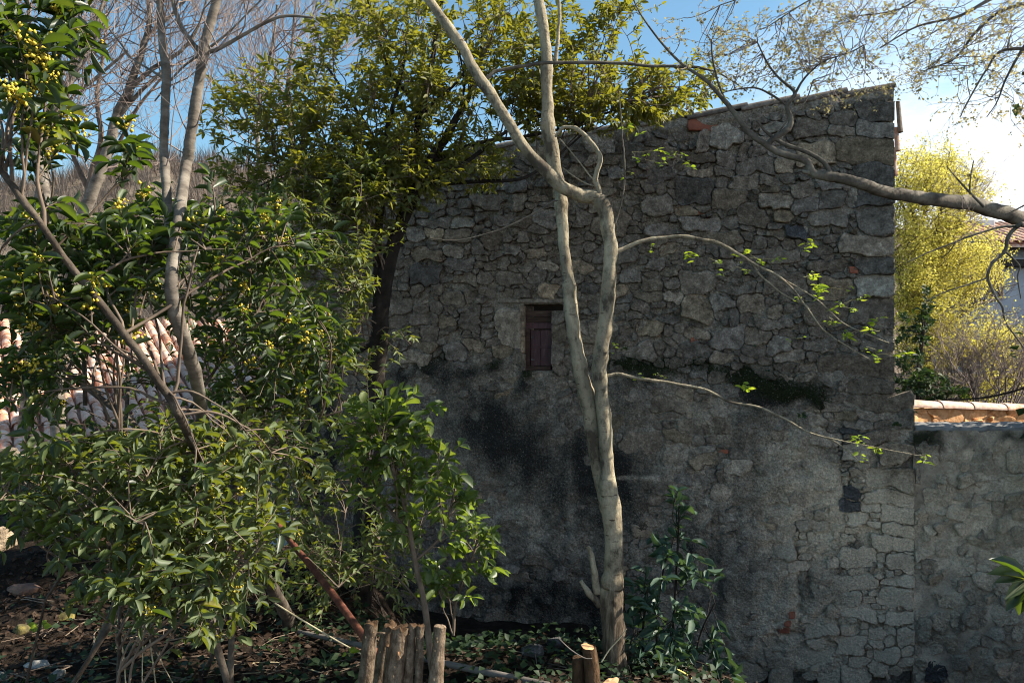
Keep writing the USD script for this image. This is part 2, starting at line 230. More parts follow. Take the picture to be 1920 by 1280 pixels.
M_FARWOOD = rough_mat('far_wood', [(0.3, (0.19, 0.145, 0.12)), (0.7, (0.34, 0.27, 0.22))], 0.4, 6, 0.6, 0.0, 1, 0.01, 0.35, 1.0, 0.0)
M_WHITEWALL = rough_mat('white_render', [(0.3, (0.55, 0.54, 0.52)), (0.7, (0.72, 0.71, 0.7))], 3, 8, 0.6, 0.2, 30, 0.01, 0.0)
M_BROWNBARK = rough_mat('brown_grey_bark', [(0.3, (0.025, 0.019, 0.015)), (0.5, (0.07, 0.055, 0.043)), (0.75, (0.17, 0.14, 0.11))], 9, 8, 0.7, 0.6, 40, 0.015, 0.15, 0.9, 0.2)
M_BLUEGREY = rough_mat('blue_grey_panel', [(0.3, (0.30, 0.36, 0.46)), (0.7, (0.42, 0.48, 0.58))], 3, 6, 0.6, 0.1, 30, 0.005, 0.0, 0.5)
M_PEBBLE = rough_mat('field_stone', [(0.3, (0.14, 0.13, 0.12)), (0.6, (0.32, 0.31, 0.29)), (0.8, (0.5, 0.49, 0.46))], 12, 8, 0.65, 0.6, 40, 0.02, 0.2)
M_STRAW = rough_mat('straw', [(0.3, (0.3, 0.24, 0.14)), (0.7, (0.52, 0.45, 0.3))], 12, 3, 0.5, 0.1, 60, 0.003, 0.25)
M_PIPE = rough_mat('grey_pole', [(0.3, (0.08, 0.07, 0.062)), (0.7, (0.17, 0.15, 0.135))], 10, 6, 0.6, 0.3, 50, 0.008, 0.0)
M_LAUREL = leaf_mat('laurel_leaf', [(0, (0.026, 0.040, 0.021)), (0.45, (0.047, 0.068, 0.033)), (0.8, (0.072, 0.096, 0.044)), (0.9, (0.085, 0.115, 0.036)), (0.955, (0.16, 0.17, 0.04)), (0.985, (0.26, 0.22, 0.05)), (1, (0.16, 0.09, 0.04))], [(0, (0.14, 0.24, 0.014)), (0.7, (0.27, 0.38, 0.03)), (1, (0.46, 0.46, 0.03))], 0.26, 0.42, 0.45)
M_SUNYOUNGLAUREL = leaf_mat('sunlit_young_laurel_leaf', [(0, (0.05, 0.078, 0.03)), (0.5, (0.085, 0.125, 0.045)), (1, (0.15, 0.19, 0.06))], [(0, (0.24, 0.36, 0.03)), (1, (0.45, 0.55, 0.06))], 0.4, 0.42, 0.45)  # lighter young leaf, with the sun on the sapling put into its colour
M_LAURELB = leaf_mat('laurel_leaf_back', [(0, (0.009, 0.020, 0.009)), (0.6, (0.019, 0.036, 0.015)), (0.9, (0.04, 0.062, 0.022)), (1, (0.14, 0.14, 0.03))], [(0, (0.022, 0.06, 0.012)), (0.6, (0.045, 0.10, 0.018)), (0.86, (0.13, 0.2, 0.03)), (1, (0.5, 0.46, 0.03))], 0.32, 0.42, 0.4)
M_BLUELEAF = leaf_mat('blue_green_leaf', [(0, (0.022, 0.05, 0.036)), (0.7, (0.042, 0.085, 0.055)), (1, (0.07, 0.12, 0.075))], [(0, (0.06, 0.12, 0.03)), (1, (0.12, 0.2, 0.05))], 0.22, 0.5, 0.35)
M_LIME = leaf_mat('young_leaf', [(0, (0.17, 0.26, 0.025)), (1, (0.32, 0.4, 0.04))], [(0, (0.4, 0.55, 0.03)), (1, (0.6, 0.65, 0.05))], 0.5, 0.5, 0.3)
M_YELLOWLEAF = leaf_mat('spring_leaf', [(0, (0.44, 0.40, 0.055)), (1, (0.66, 0.58, 0.11))], [(0, (0.55, 0.5, 0.06)), (1, (0.78, 0.7, 0.16))], 0.45, 0.6, 0.2)
M_BUD = leaf_mat('bud_leaf', [(0, (0.20, 0.17, 0.09)), (1, (0.38, 0.33, 0.14))], [(0, (0.4, 0.36, 0.15)), (1, (0.6, 0.5, 0.2))], 0.4, 0.6, 0.2)
M_IVY = leaf_mat('ivy_leaf', [(0, (0.016, 0.032, 0.014)), (0.8, (0.036, 0.062, 0.024)), (1, (0.06, 0.09, 0.03))], [(0, (0.06, 0.12, 0.02)), (1, (0.12, 0.2, 0.03))], 0.2, 0.6, 0.25)
M_LITTER = leaf_mat('dead_leaf', [(0, (0.022, 0.013, 0.009)), (0.6, (0.055, 0.034, 0.022)), (1, (0.15, 0.095, 0.062))], [(0, (0.12, 0.06, 0.03)), (1, (0.3, 0.18, 0.1))], 0.1, 0.7, 0.2)
M_FLOWER = leaf_mat('yellow_flower', [(0, (0.5, 0.37, 0.03)), (1, (0.68, 0.58, 0.1))], [(0, (0.6, 0.42, 0.02)), (1, (0.8, 0.65, 0.06))], 0.25, 0.6, 0.2)

# ------------------------------------------------------------------ leaves, shoots, twigs
def _leaf_template(half, fold, curve, n=4):
    ts = np.linspace(0, 1, n + 1); v, f = [], []
    mid = [[t, 0, -curve * t * t] for t in ts]
    hw = np.interp(ts, np.linspace(0, 1, len(half)), half)
    v = mid + [[ts[i], hw[i], fold * hw[i] - curve * ts[i] ** 2] for i in range(1, n)] + [[ts[i], -hw[i], fold * hw[i] - curve * ts[i] ** 2] for i in range(1, n)]
    L = lambda i: n + i; R = lambda i: 2 * n - 1 + i
    f += [[0, 1, L(1)], [0, R(1), 1]]
    for i in range(1, n - 1): f += [[i, i + 1, L(i + 1)], [i, L(i + 1), L(i)], [i, R(i + 1), i + 1], [i, R(i), R(i + 1)]]
    f += [[n - 1, n, L(n - 1)], [n - 1, R(n - 1), n]]
    return np.array(v, float), np.array(f)
T_LAUREL = _leaf_template([0, .62, .95, 1.0, .8, 0], .25, .16)
T_FLAT = _leaf_template([0, .9, 1.0, .7, 0], .12, .1)
T_SMALL = (np.array([[0, 0, 0], [.5, 1, .12], [.5, -1, .12], [1, 0, -.1]], float), np.array([[0, 3, 1], [0, 2, 3]]))
class Leaves:
    def __init__(s): s.p, s.d, s.n, s.l, s.w = [], [], [], [], []
    def add(s, p, d, n, l, w):
        p = np.atleast_2d(p); k = len(p)
        s.p.append(p); s.d.append(np.broadcast_to(d, (k, 3))); s.n.append(np.broadcast_to(n, (k, 3))); s.l.append(np.broadcast_to(l, (k,))); s.w.append(np.broadcast_to(w, (k,)))
    def cat(s): return (np.vstack(s.p), np.vstack(s.d), np.vstack(s.n), np.concatenate(s.l), np.concatenate(s.w)) if s.p else None
    @staticmethod
    def mesh(c, T):
        p, d, n, l, w = c; d = unit(d); n = unit(n - d * (n * d).sum(1, keepdims=True)); sd = np.cross(n, d); tv, tf = T
        v = p[:, None] + tv[None, :, :1] * d[:, None] * l[:, None, None] + tv[None, :, 1:2] * sd[:, None] * w[:, None, None] + tv[None, :, 2:] * n[:, None] * l[:, None, None]
        # fold is relative to the width, so rescale it
        f = tf[None] + (np.arange(len(p)) * len(tv))[:, None, None]
        return v.reshape(-1, 3), f.reshape(-1, 3)
    def emit(s, thing, mat, T, singles=0, name='leaf', stuff='foliage', under=None):
        c = s.cat()
        if c is None: return
        p, l = c[0], c[3]; Y = np.maximum(p[:, 1], 0.3); px, py = 960 + p[:, 0] / Y * F, 640 - (p[:, 2] - EYE) / Y * F
        size = l * F / Y * ((px > -10) & (px < 1930) & (py > -10) & (py < 1290))
        order = np.argsort(-size); one = order[:singles]; one = one[size[one] > 9]
        for i in one: thing.part(name, Leaves.mesh(tuple(a[i:i + 1] for a in c), T), mat, under=under)
        rest = np.setdiff1d(np.arange(len(p)), one)
        if len(rest): thing.part(stuff, Leaves.mesh(tuple(a[rest] for a in c), T), mat, kind='stuff', under=under)
OCT = (np.array([[1, 0, 0], [-1, 0, 0], [0, 1, 0], [0, -1, 0], [0, 0, 1], [0, 0, -1]], float), np.array([[0, 2, 4], [2, 1, 4], [1, 3, 4], [3, 0, 4], [2, 0, 5], [1, 2, 5], [3, 1, 5], [0, 3, 5]]))
def flower(buf, p, size, rng, n=20):
    for _ in range(n):
        buf.add(OCT[0] * size * rng.uniform(.14, .26) * rng.uniform(.6, 1.4, 3) + p + rng.normal(size=3) * size * .48, OCT[1])
def bezier(a, b, c, n): t = np.linspace(0, 1, n)[:, None]; return (1 - t) ** 2 * a + 2 * t * (1 - t) * b + t * t * c
def shoot(tw, lv, fl, base, tip, rng, leaf=(.09, .12), ratio=.17, nleaf=10, r=(.003, .0015), start=.35, up=.35, spread=.9, flowers=0, droop=.15, fsize=.012, nup=.55, seg=6, k=4):
    """a curved twig from base to tip with leaves along its outer part"""
    d = tip - base; L = np.linalg.norm(d); mid = base + d * .5 + np.array([0, 0, up * L * .4]) + rng.normal(size=3) * L * .07
    q = bezier(base, mid, tip, seg); tw.add(*tube(q, np.linspace(r[0], r[1], seg), k, cap=False))
    s = np.clip(start + (1 - start) * (np.arange(nleaf) + .5) / nleaf, 0, 1) ** .8
    s[-3:] = rng.uniform(.96, 1, min(3, nleaf)); pos = bezier(base, mid, tip, 40)[np.minimum((s * 39).astype(int), 39)]
    ax = unit(tip - mid); ref = np.array([0, 0, 1.0]); a = unit(np.cross(ax, ref) + 1e-6); b = np.cross(a, ax)
    ang = np.arange(nleaf) * 2.4 + rng.uniform(0, 6.28) + rng.normal(size=nleaf) * .3
    rad = np.cos(ang)[:, None] * a + np.sin(ang)[:, None] * b * .55
    dr = unit(ax * rng.uniform(.35, .9, (nleaf, 1)) + rad * spread + np.array([0, 0, -droop]) + rng.normal(size=(nleaf, 3)) * .15)
    nm = unit(np.array([0, 0, nup]) + rng.normal(size=(nleaf, 3)) * .33 + ax * .25 + rad * .1)
    ln = rng.uniform(*leaf, nleaf) * rng.choice([.5, .75, 1, 1, 1.12], nleaf)
    lv.add(pos, dr, nm, ln, ln * ratio * rng.uniform(.7, 1.35, nleaf))
    if flowers and fl is not None:
        for sidx in rng.integers(max(0, nleaf - 6), nleaf, flowers): flower(fl, pos[sidx] + rng.normal(size=3) * .006, fsize * rng.uniform(.8, 1.4), rng)
def region_targets(rng, regs):
    """(cx, cy, rx, ry, Y0, Y1, n): points spread through an ellipse of the view, Y0..Y1 deep"""
    out = []
    for cx, cy, rx, ry, y0, y1, n in regs:
        a = rng.uniform(0, 2 * np.pi, n); q = np.sqrt(rng.random(n)); Y = rng.uniform(y0, y1, n)
        out += [P(cx + rx * q[i] * math.cos(a[i]), cy + ry * q[i] * math.sin(a[i]), Y[i]) for i in range(n)]
    return np.array(out)
def grow(out, p, d, L, r, lev, rng, wander=.25, up=.1, kids=(4, 7), ratio=.55, ang=.7, rmin=.0015, sub=5, tips=None):
    d = unit(d); pts = [p]; st = L / sub
    for _ in range(sub):
        d = unit(d + rng.normal(size=3) * wander * .5 + np.array([0, 0, up])); pts.append(pts[-1] + d * st)
    pts = np.array(pts); out.append((pts, np.linspace(r, max(r * .35, rmin), sub + 1), lev))
    if lev == 0:
        if tips is not None: tips.append(pts)
        return
    for _ in range(rng.integers(*kids)):
        t = rng.uniform(.25, 1) * sub; i = min(int(t), sub - 1); q = pts[i] + (pts[i + 1] - pts[i]) * (t - i)
        ax = unit(pts[i + 1] - pts[i]); s = unit(np.cross(ax, rng.normal(size=3)))
        grow(out, q, ax * math.cos(ang) + s * math.sin(ang) * rng.uniform(.6, 1.2), L * ratio * rng.uniform(.7, 1.2), max(r * .55, rmin), lev - 1, rng, wander, up, kids, ratio, ang, rmin, sub, tips)

# ------------------------------------------------------------------ terrain
def ground_z(x, y):
    x, y = np.asarray(x, float), np.asarray(y, float)
    right = smooth01(-2.3, -0.3, x)
    z = 1.36 - smooth01(5.0, 8.2, y) * 1.45 * right - smooth01(0.9, 3.0, x) * smooth01(3.4, 7.2, y) * .95
    z = z - smooth01(8.0, 10.5, y) * (1 - right) * 1.5 - smooth01(11, 45, y) * 3.0
    z = z + .05 * fbm2(x, y, .35, 3, 3) * smooth01(30, 12, y) + .035 * fbm2(x, y, 1.3, 5, 3) * smooth01(12, 8, y)
    return z + .16 * np.exp(-((x + 4.6) ** 2 / .5 + (y - 7.2) ** 2 / .4))
def grid_mesh(xs, ys, fn):
    X, Y = np.meshgrid(xs, ys); Z = fn(X, Y); v = np.c_[X.ravel(), Y.ravel(), Z.ravel()]; nx = len(xs)
    i = np.arange((len(ys) - 1) * nx).reshape(len(ys) - 1, nx)[:, :-1].ravel()
    return v, np.vstack([np.c_[i, i + 1, i + nx + 1], np.c_[i, i + nx + 1, i + nx]])
xs = np.concatenate([np.linspace(-1500, -60, 14), np.linspace(-50, -7, 25), np.arange(-6.5, 6.5, .08), np.linspace(7, 50, 25), np.linspace(60, 1500, 14)])
ys = np.concatenate([np.linspace(-400, -6, 12), np.linspace(-4, 2, 10), np.arange(2.5, 10.5, .08), np.linspace(11, 45, 30), np.linspace(50, 1800, 18)])
solo('ground', grid_mesh(xs, ys, ground_z), M_SOIL, kind='structure')
def on_ground(px, py, y0=3.0):
    y = y0
    while y < 12:
        c = P(px, py, y)
        if c[2] <= ground_z(c[0], c[1]): return c
        y += .01
    return c
def to_ground(q, rad):
    """continues a standing limb straight on down into the soil"""
    if q[0, 2] > q[-1, 2]: return q, rad
    d = unit(q[0] - q[1]); d = unit(d * [.6, .6, 1] + [0, 0, -.6]); g = float(ground_z(q[0, 0], q[0, 1])); h = q[0, 2] - g
    if h <= 0: return q, rad
    n = max(2, int(h / .08)); t = np.linspace(1, 0, n, endpoint=False)[:, None]; e = q[0] + d * (h + .06) / max(-d[2], .4)
    return np.vstack([q[0] + (e - q[0]) * t, q]), np.concatenate([rad[0] * (1 + .25 * t[:, 0]), rad])
def hill_z(x, y):
    left = 30.5 * np.exp(-((y - 95) / 34) ** 2) * smooth01(40, -25, x) * (1 + .1 * fbm2(x, y, .018, 11, 3))
    far = (48 + 6 * fbm2(x, y * 0, .004, 12, 3)) * np.exp(-((y - 430) / 140) ** 2) * smooth01(-60, 60, x) + 30 * np.exp(-((y - 430) / 140) ** 2)
    return -7 + left + far + .6 * fbm2(x, y, .12, 13, 2)
solo('hills', grid_mesh(np.concatenate([np.linspace(-700, -130, 20), np.linspace(-120, 120, 90), np.linspace(130, 700, 30)]), np.concatenate([np.linspace(46, 140, 50), np.linspace(150, 800, 30)]), hill_z), M_HILL, kind='structure')
rng = np.random.default_rng(21)
b = Buf()
n = 8000; hx = rng.uniform(-75, 20, n); hy = rng.uniform(52, 100, n); hz = hill_z(hx, hy)
for i in range(n):
    k = 7; h = rng.uniform(1.2, 3.4); az = rng.uniform(0, 6.28, k); sp = rng.uniform(.05, .9, k)
    d = np.c_[np.cos(az) * sp, np.sin(az) * sp, np.ones(k)] * h * rng.uniform(.6, 1.1, (k, 1)); o = np.array([hx[i], hy[i], hz[i] - .2])
    s = np.c_[-np.sin(az), np.cos(az) * .3, np.zeros(k)] * .045
    v = np.stack([o + d * .12 - s, o + d * .12 + s, o + d], 1).reshape(-1, 3); b.add(v, np.arange(3 * k).reshape(k, 3))
solo('far_wood', b, M_FARWOOD, 'leafless pinkish brown wood covering the far hillside at left', 'wood', kind='stuff')
print('terrain done')

# ------------------------------------------------------------------ rubble walls
def stone_layout(x0, x1, y0, y1, hand, seed, sizes, void=None, gap=0.8, joint=2.0, step=2.0, warp=3.5, aspect=(1.1, 2.0), reach=9.0, holes=None):
    """dart-throws stones (photo pixels on the wall plane) large to small round the hand-placed ones; returns centres, outlines and a label map"""
    rng = np.random.default_rng(seed); S = [((a + c) / 2, (b + d) / 2, (c - a) / 2, (d - b) / 2) for a, b, c, d in hand]
    arr = np.array(S) if S else np.zeros((0, 4)); rows = list(map(tuple, arr))
    A = np.zeros((4000, 4)); n = len(rows); A[:n] = arr
    for h0, h1, tries in sizes:
        for _ in range(tries):
            h = rng.uniform(h0, h1) / 2; w = h * rng.uniform(*aspect); x, y = rng.uniform(x0, x1), rng.uniform(y0, y1)
            q = A[:n]
            if n and np.any((np.abs(q[:, 0] - x) < (q[:, 2] + w) * .94 - gap) & (np.abs(q[:, 1] - y) < (q[:, 3] + h) * .94 - gap)): continue
            if void is not None and void(x, y, w, h): continue
            A[n] = (x, y, w, h); n += 1
            if n >= 3990: break
    S = A[:n]; gx, gy = np.arange(x0, x1 + step, step), np.arange(y0, y1 + step, step)
    X, Y = np.meshgrid(gx, gy); X = X + field(X.shape, 7, seed + 1) * warp + field(X.shape, 2.5, seed + 3) * warp * .35; Y = Y + field(X.shape, 7, seed + 2) * warp + field(X.shape, 2.5, seed + 4) * warp * .35
    best = np.full(X.shape, 1e9); sec = np.full(X.shape, 1e9); lab = np.full(X.shape, -1)
    for i, (x, y, a, c) in enumerate(S):
        m = 16; j0, j1 = np.searchsorted(gx, [x - a - m, x + a + m]); k0, k1 = np.searchsorted(gy, [y - c - m, y + c + m])
        if j1 <= j0 or k1 <= k0: continue
        dx, dy = X[k0:k1, j0:j1] - x, Y[k0:k1, j0:j1] - y; hd = i < len(hand); d = np.full(dx.shape, -1e9)
        for q in range(4):
            t = q * np.pi / 2 + rng.normal() * (.03 if hd else .12); o = (a, c)[q % 2] * rng.uniform(.95 if hd else .85, 1.05); d = np.maximum(d, dx * np.cos(t) + dy * np.sin(t) - o)
            t = np.arctan2((1, 1, -1, -1)[q] * a, (1, -1, -1, 1)[q] * c) + rng.normal() * .25; o = (a * abs(np.cos(t)) + c * abs(np.sin(t))) * rng.uniform(.84 if hd else .68, 1.02); d = np.maximum(d, dx * np.cos(t) + dy * np.sin(t) - o)
        B, Q, Lb = best[k0:k1, j0:j1], sec[k0:k1, j0:j1], lab[k0:k1, j0:j1]
        Q[:] = np.where(d < B, B, np.minimum(Q, d)); Lb[:] = np.where(d < B, i, Lb); B[:] = np.minimum(B, d)
    solid = (sec - best > joint) & (best < reach); lab = np.where(solid, lab, -1)
    outl = []; keep = []
    if holes is not None:
        for a, b_, c, d in holes: lab[np.ix_((gy > b_) & (gy < d), (gx > a) & (gx < c))] = -1
    for i, (x, y, a, c) in enumerate(S):
        na = 44 if min(a, c) > 9 else 22; th = np.arange(na) * 2 * np.pi / na
        R = max(a, c) + 14; rr = np.arange(0, R, 1.0)
        j = np.clip(((x + np.cos(th)[:, None] * rr - x0) / step).round().astype(int), 0, len(gx) - 1); k = np.clip(((y + np.sin(th)[:, None] * rr - y0) / step).round().astype(int), 0, len(gy) - 1)
        ok = lab[k, j] == i
        if not ok[:, :3].any(): continue
        bad = ~ok; bad[:, :2] = False; r = np.where(bad.any(1), bad.argmax(1), R).astype(float)
        r = np.minimum(r, 1.35 * np.hypot(a * np.cos(th), c * np.sin(th)) + 5); r = .06 * np.roll(r, 1) + .88 * r + .06 * np.roll(r, -1)
        if r.mean() < 2.5: continue
        keep.append(i); outl.append(r)
    return S, keep, outl, (gx, gy, lab)
class Wall:
    """a plane facing the camera at depth Y (normal -y); turned about z by yaw round the pixel column px0"""
    def __init__(s, Y, yaw=0.0, px0=960): s.Y, s.k = Y, Y / F; s.px0, s.c, s.s = px0, math.cos(yaw), math.sin(yaw)
    def pt(s, px, py, h):
        t, t0 = (np.asarray(px, float) - 960) / F, (s.px0 - 960) / F; Y = s.Y * (1 - s.s / s.c * t0) / (1 - s.s / s.c * t)
        return np.stack(np.broadcast_arrays(t * Y + h * s.s, Y - h * s.c, EYE - (np.asarray(py, float) - 640) / F * Y), -1)
    def slab(s, x0, x1, y0, y1, h0, h1, c=0.0):
        p = [s.pt(x, y, h) for x in (x0, x1) for y in (y0, y1) for h in (h0, h1)]
        if c: p = [s.pt(x, y, h) for x, y, h in [(x + sx * c * q[0], y + sy * c * q[1], h + sh * c * s.k * q[2]) for x, sx in ((x0, 1), (x1, -1)) for y, sy in ((y0, 1), (y1, -1)) for h, sh in ((h0, 1), (h1, -1)) for q in ((1, 1, 0), (1, 0, 1), (0, 1, 1))]]
        return man(m3.Manifold.hull_points(np.array(p)))
def stone_mesh(wall, x, y, r, h, dome, depth, rng, rough=.25, tilt=.45):
    na = len(r); th = np.arange(na) * 2 * np.pi / na; prof = ((.5, 1.0), (.82, .97), (.94, .86), (1.0, .45))
    px, py, hh = [np.array([x])], [np.array([y])], [np.array([h + dome])]
    m = r.mean(); t1, t2 = rng.normal(size=2) * tilt * dome / m
    for q, g in prof:
        X, Y = np.cos(th) * r * q, np.sin(th) * r * q
        px.append(x + X); py.append(y + Y); hh.append(h + dome * (g + rng.normal(size=na) * rough * (.5 if q > .95 else 1)) + X * t1 * g * 3 + Y * t2 * g * 3)
    px += [px[-1], x + np.cos(th) * r * .985]; py += [py[-1], y + np.sin(th) * r * .985]; hh += [hh[-1], np.full(na, -depth)]
    px, py, hh = map(np.concatenate, (px, py, hh)); v = wall.pt(px, py, hh); j = np.arange(na); j2 = (j + 1) % na
    f = [np.c_[np.zeros(na, int), 1 + j, 1 + j2]]
    for q in (*range(len(prof) - 1), len(prof)):
        a = 1 + q * na; f.append(np.c_[a + j, a + na + j, a + na + j2]); f.append(np.c_[a + j, a + na + j2, a + j2])
    f = np.vstack(f); fl = np.cross(v[f[0, 1]] - v[f[0, 0]], v[f[0, 2]] - v[f[0, 0]])
    return v, (f if fl[1] < 0 else f[:, ::-1]), px, py, hh

# --- the stone house
YAW = -math.radians(16); WY = 8.5; W = Wall(WY, YAW, 1675); KW = W.k
RAKE = [(560, 338), (600, 330), (740, 309), (850, 292), (1000, 264), (1100, 248), (1380, 207), (1500, 188), (1676, 166)]
rake = lambda x: np.interp(x, [a for a, _ in RAKE], [c for _, c in RAKE])
VOIDS = [(981, 570, 1034, 695), (1030, 570, 1054, 583)]
hand = [(1287, 222, 1348, 246), (1603, 198, 1676, 221), (1606, 222, 1675, 253), (1577, 252, 1675, 304), (1603, 304, 1675, 349), (1592, 352, 1675, 387), (1609, 390, 1675, 436), (1488, 225, 1556, 262),
 (1557, 214, 1604, 234), (1554, 236, 1605, 260), (1495, 272, 1575, 313), (1330, 240, 1394, 279), (1307, 251, 1331, 286), (1374, 263, 1406, 287), (1405, 273, 1438, 295), (1344, 287, 1381, 312),
 (1380, 299, 1456, 328), (1460, 301, 1488, 321), (1275, 332, 1328, 383), (1330, 361, 1403, 394), (1371, 330, 1423, 360), (1424, 348, 1465, 364), (1482, 337, 1517, 365), (1421, 366, 1482, 390),
 (1486, 367, 1532, 399), (1533, 361, 1591, 393), (1519, 396, 1589, 430), (1389, 391, 1435, 422), (1334, 319, 1379, 330), (1293, 320, 1334, 338), (1473, 421, 1517, 447), (1569, 443, 1673, 478), (1515, 486, 1596, 511),
 (1612, 480, 1673, 511), (1600, 513, 1673, 557), (1533, 523, 1586, 557), (1512, 562, 1586, 611), (1589, 562, 1673, 613), (1549, 618, 1616, 627), (1280, 510, 1343, 549), (1280, 554, 1333, 605),
 (1330, 557, 1371, 581), (1381, 552, 1432, 591), (1359, 586, 1383, 610), (1418, 596, 1495, 616), (1333, 610, 1393, 653), (1396, 619, 1446, 642), (1437, 633, 1482, 660), (1505, 633, 1568, 658),
 (1352, 528, 1414, 551), (1430, 513, 1511, 551), (1342, 481, 1376, 504), (1542, 663, 1673, 710), (1451, 663, 1505, 681), (1495, 684, 1539, 699), (1583, 713, 1673, 742), (1616, 635, 1672, 659),
 (1583, 748, 1712, 770), (1569, 774, 1607, 796), (1611, 770, 1665, 784), (1577, 788, 1636, 802), (1641, 785, 1673, 801), (1681, 772, 1713, 801), (1577, 803, 1608, 813), (1613, 806, 1713, 823), (1647, 827, 1711, 862),
 (1580, 834, 1630, 862), (1623, 872, 1712, 911), (1619, 918, 1712, 942), (1651, 947, 1711, 978), (1655, 982, 1711, 1003), (1629, 1006, 1711, 1033), (1660, 1039, 1711, 1068), (1573, 1030, 1640, 1060), (1650, 1079, 1709, 1098), (1653, 1103, 1709, 1136),
 (1664, 1143, 1706, 1172), (1680, 1180, 1711, 1206), (1579, 911, 1611, 931), (1576, 935, 1615, 956), (1449, 1010, 1488, 1048), (1479, 1053, 1510, 1070), (1456, 1082, 1497, 1128), (1495, 1217, 1555, 1238),
 (868, 581, 905, 625), (831, 517, 854, 537), (856, 517, 894, 537), (962, 540, 996, 554), (1035, 585, 1058, 607), (1033, 609, 1057, 641), (1032, 643, 1051, 676), (930, 590, 979, 650), (962, 652, 980, 692),
 (1162, 507, 1208, 537), (1205, 520, 1238, 546), (1207, 364, 1258, 405), (1213, 310, 1265, 339), (1006, 392, 1040, 427), (1078, 397, 1107, 427), (958, 363, 984, 392), (884, 453, 916, 480), (905, 430, 940, 470), (1100, 250, 1150, 290), (1170, 270, 1210, 300)]
def wvoid(x, y, w, h):
    if y - h < rake(x) + 20: return True
    if y < 745 and x + w > 1678: return True
    if x + w > 1714: return True
    return any(x + w > a - 2 and x - w < c + 2 and y + h > b_ - 2 and y - h < d + 2 for a, b_, c, d in VOIDS + [(925, 556, 1062, 570)])
S, keep, outl, (gx, gy, lab) = stone_layout(560, 1716, 160, 1264, hand, 5, [(28, 40, 70), (21, 29, 600), (15, 22, 2600), (11, 16, 8000), (7, 11, 16000), (5, 7, 10000)], wvoid, joint=2.0, aspect=(1.2, 2.6), holes=[(977, 566, 1035, 698), (1030, 566, 1056, 584)])
XG, YG = np.meshgrid(gx, gy)
nz1, nz2, nz3 = field(XG.shape, 26, 41), field(XG.shape, 6, 42), field(XG.shape, 1.6, 43)
mossy = np.interp(gx, [560, 720, 850, 960, 1040, 1150, 1300, 1450, 1545, 1600, 1716], [650, 668, 660, 668, 690, 660, 686, 690, 715, 760, 780])[None] + 9 * nz1 + 5 * nz2
low = smooth01(-8, 26, YG - mossy)                                              # 0 bare rubble above, 1 rendered below
right_thin = smooth01(1400, 1600, XG + 30 * nz1) * smooth01(700, 860, YG)
base_thin = smooth01(1060, 1150, YG + 25 * nz1) * smooth01(1300, 1060, XG)
cover = -.024 + .007 * nz1 + low * (.050 - .026 * right_thin - .026 * base_thin) + .006 * nz2 * (1 + .8 * low) + .005 * nz3 + .009 * low * field(XG.shape, 3.2, 47) + .006 * low * field(XG.shape, 11, 48)
cover += low * .010 * nz1
pier = smooth01(1560, 1590, XG + 8 * nz2) * smooth01(700, 740, YG); cover = cover * (1 - pier) + pier * (-.010 + .004 * nz2)
band = smooth01(26, 16, YG - rake(XG) + 5 * nz2); cover = np.maximum(cover, -.03 + band * .045 + .004 * nz2)   # mortar under the coping
flake = smooth01(.95, 1.12, field(XG.shape, 15, 51) + .45 * field(XG.shape, 4, 52) + .35 * right_thin); cover -= .026 * flake * low
bulge = gaussian_filter((lab >= 0).astype(float), 2.2); cover += .012 * bulge * low
line = np.exp(-((YG - np.interp(XG, [1140, 1160, 1230, 1310, 1325], [893, 893, 897, 913, 914]) - 1.5 * nz2) / 3.0) ** 2) * smooth01(1150, 1165, XG) * smooth01(1324, 1315, XG); cover += .012 * line
crack = np.zeros_like(cover)
for i, (cx, cy, L, a0) in enumerate([(1585, 800, 150, 1.5), (1578, 850, 120, 1.45), (1490, 985, 170, 1.5), (1440, 950, 50, .3), (1600, 870, 90, 1.35), (1500, 1070, 80, 1.6), (1410, 1150, 60, 1.5), (1590, 690, 70, 1.9), (1330, 720, 60, .2), (1600, 980, 120, 1.7), (1455, 1180, 90, .15), (1350, 1080, 70, 1.2), (1630, 1170, 60, .2), (1560, 1130, 60, 1.3)]):
    r2 = np.random.default_rng(70 + i); x, y, a = cx, cy, a0
    for _ in range(int(L / 2)):
        a = a0 + .55 * (a - a0) + r2.normal() * .55; x += math.cos(a) * 2; y += math.sin(a) * 2
        j, k = int((x - 560) / 2), int((y - 160) / 2)
        if 1 < j < len(gx) - 2 and 1 < k < len(gy) - 2: crack[k, j] = 1; crack[k, j + 1] = max(crack[k, j + 1], r2.choice([0, .8]))
cover -= .05 * np.clip(gaussian_filter(crack, .7) * 1.6, 0, 1)
def samp_at(arr, x, y, ox, oy):
    x, y = np.broadcast_arrays(np.asarray(x, float), np.asarray(y, float)); q = map_coordinates(arr, [(y.ravel() - oy) / 2, (x.ravel() - ox) / 2], order=1, mode='nearest').reshape(x.shape)
    return float(q) if q.ndim == 0 else q
samp = lambda arr, x, y: samp_at(arr, x, y, 560, 160)
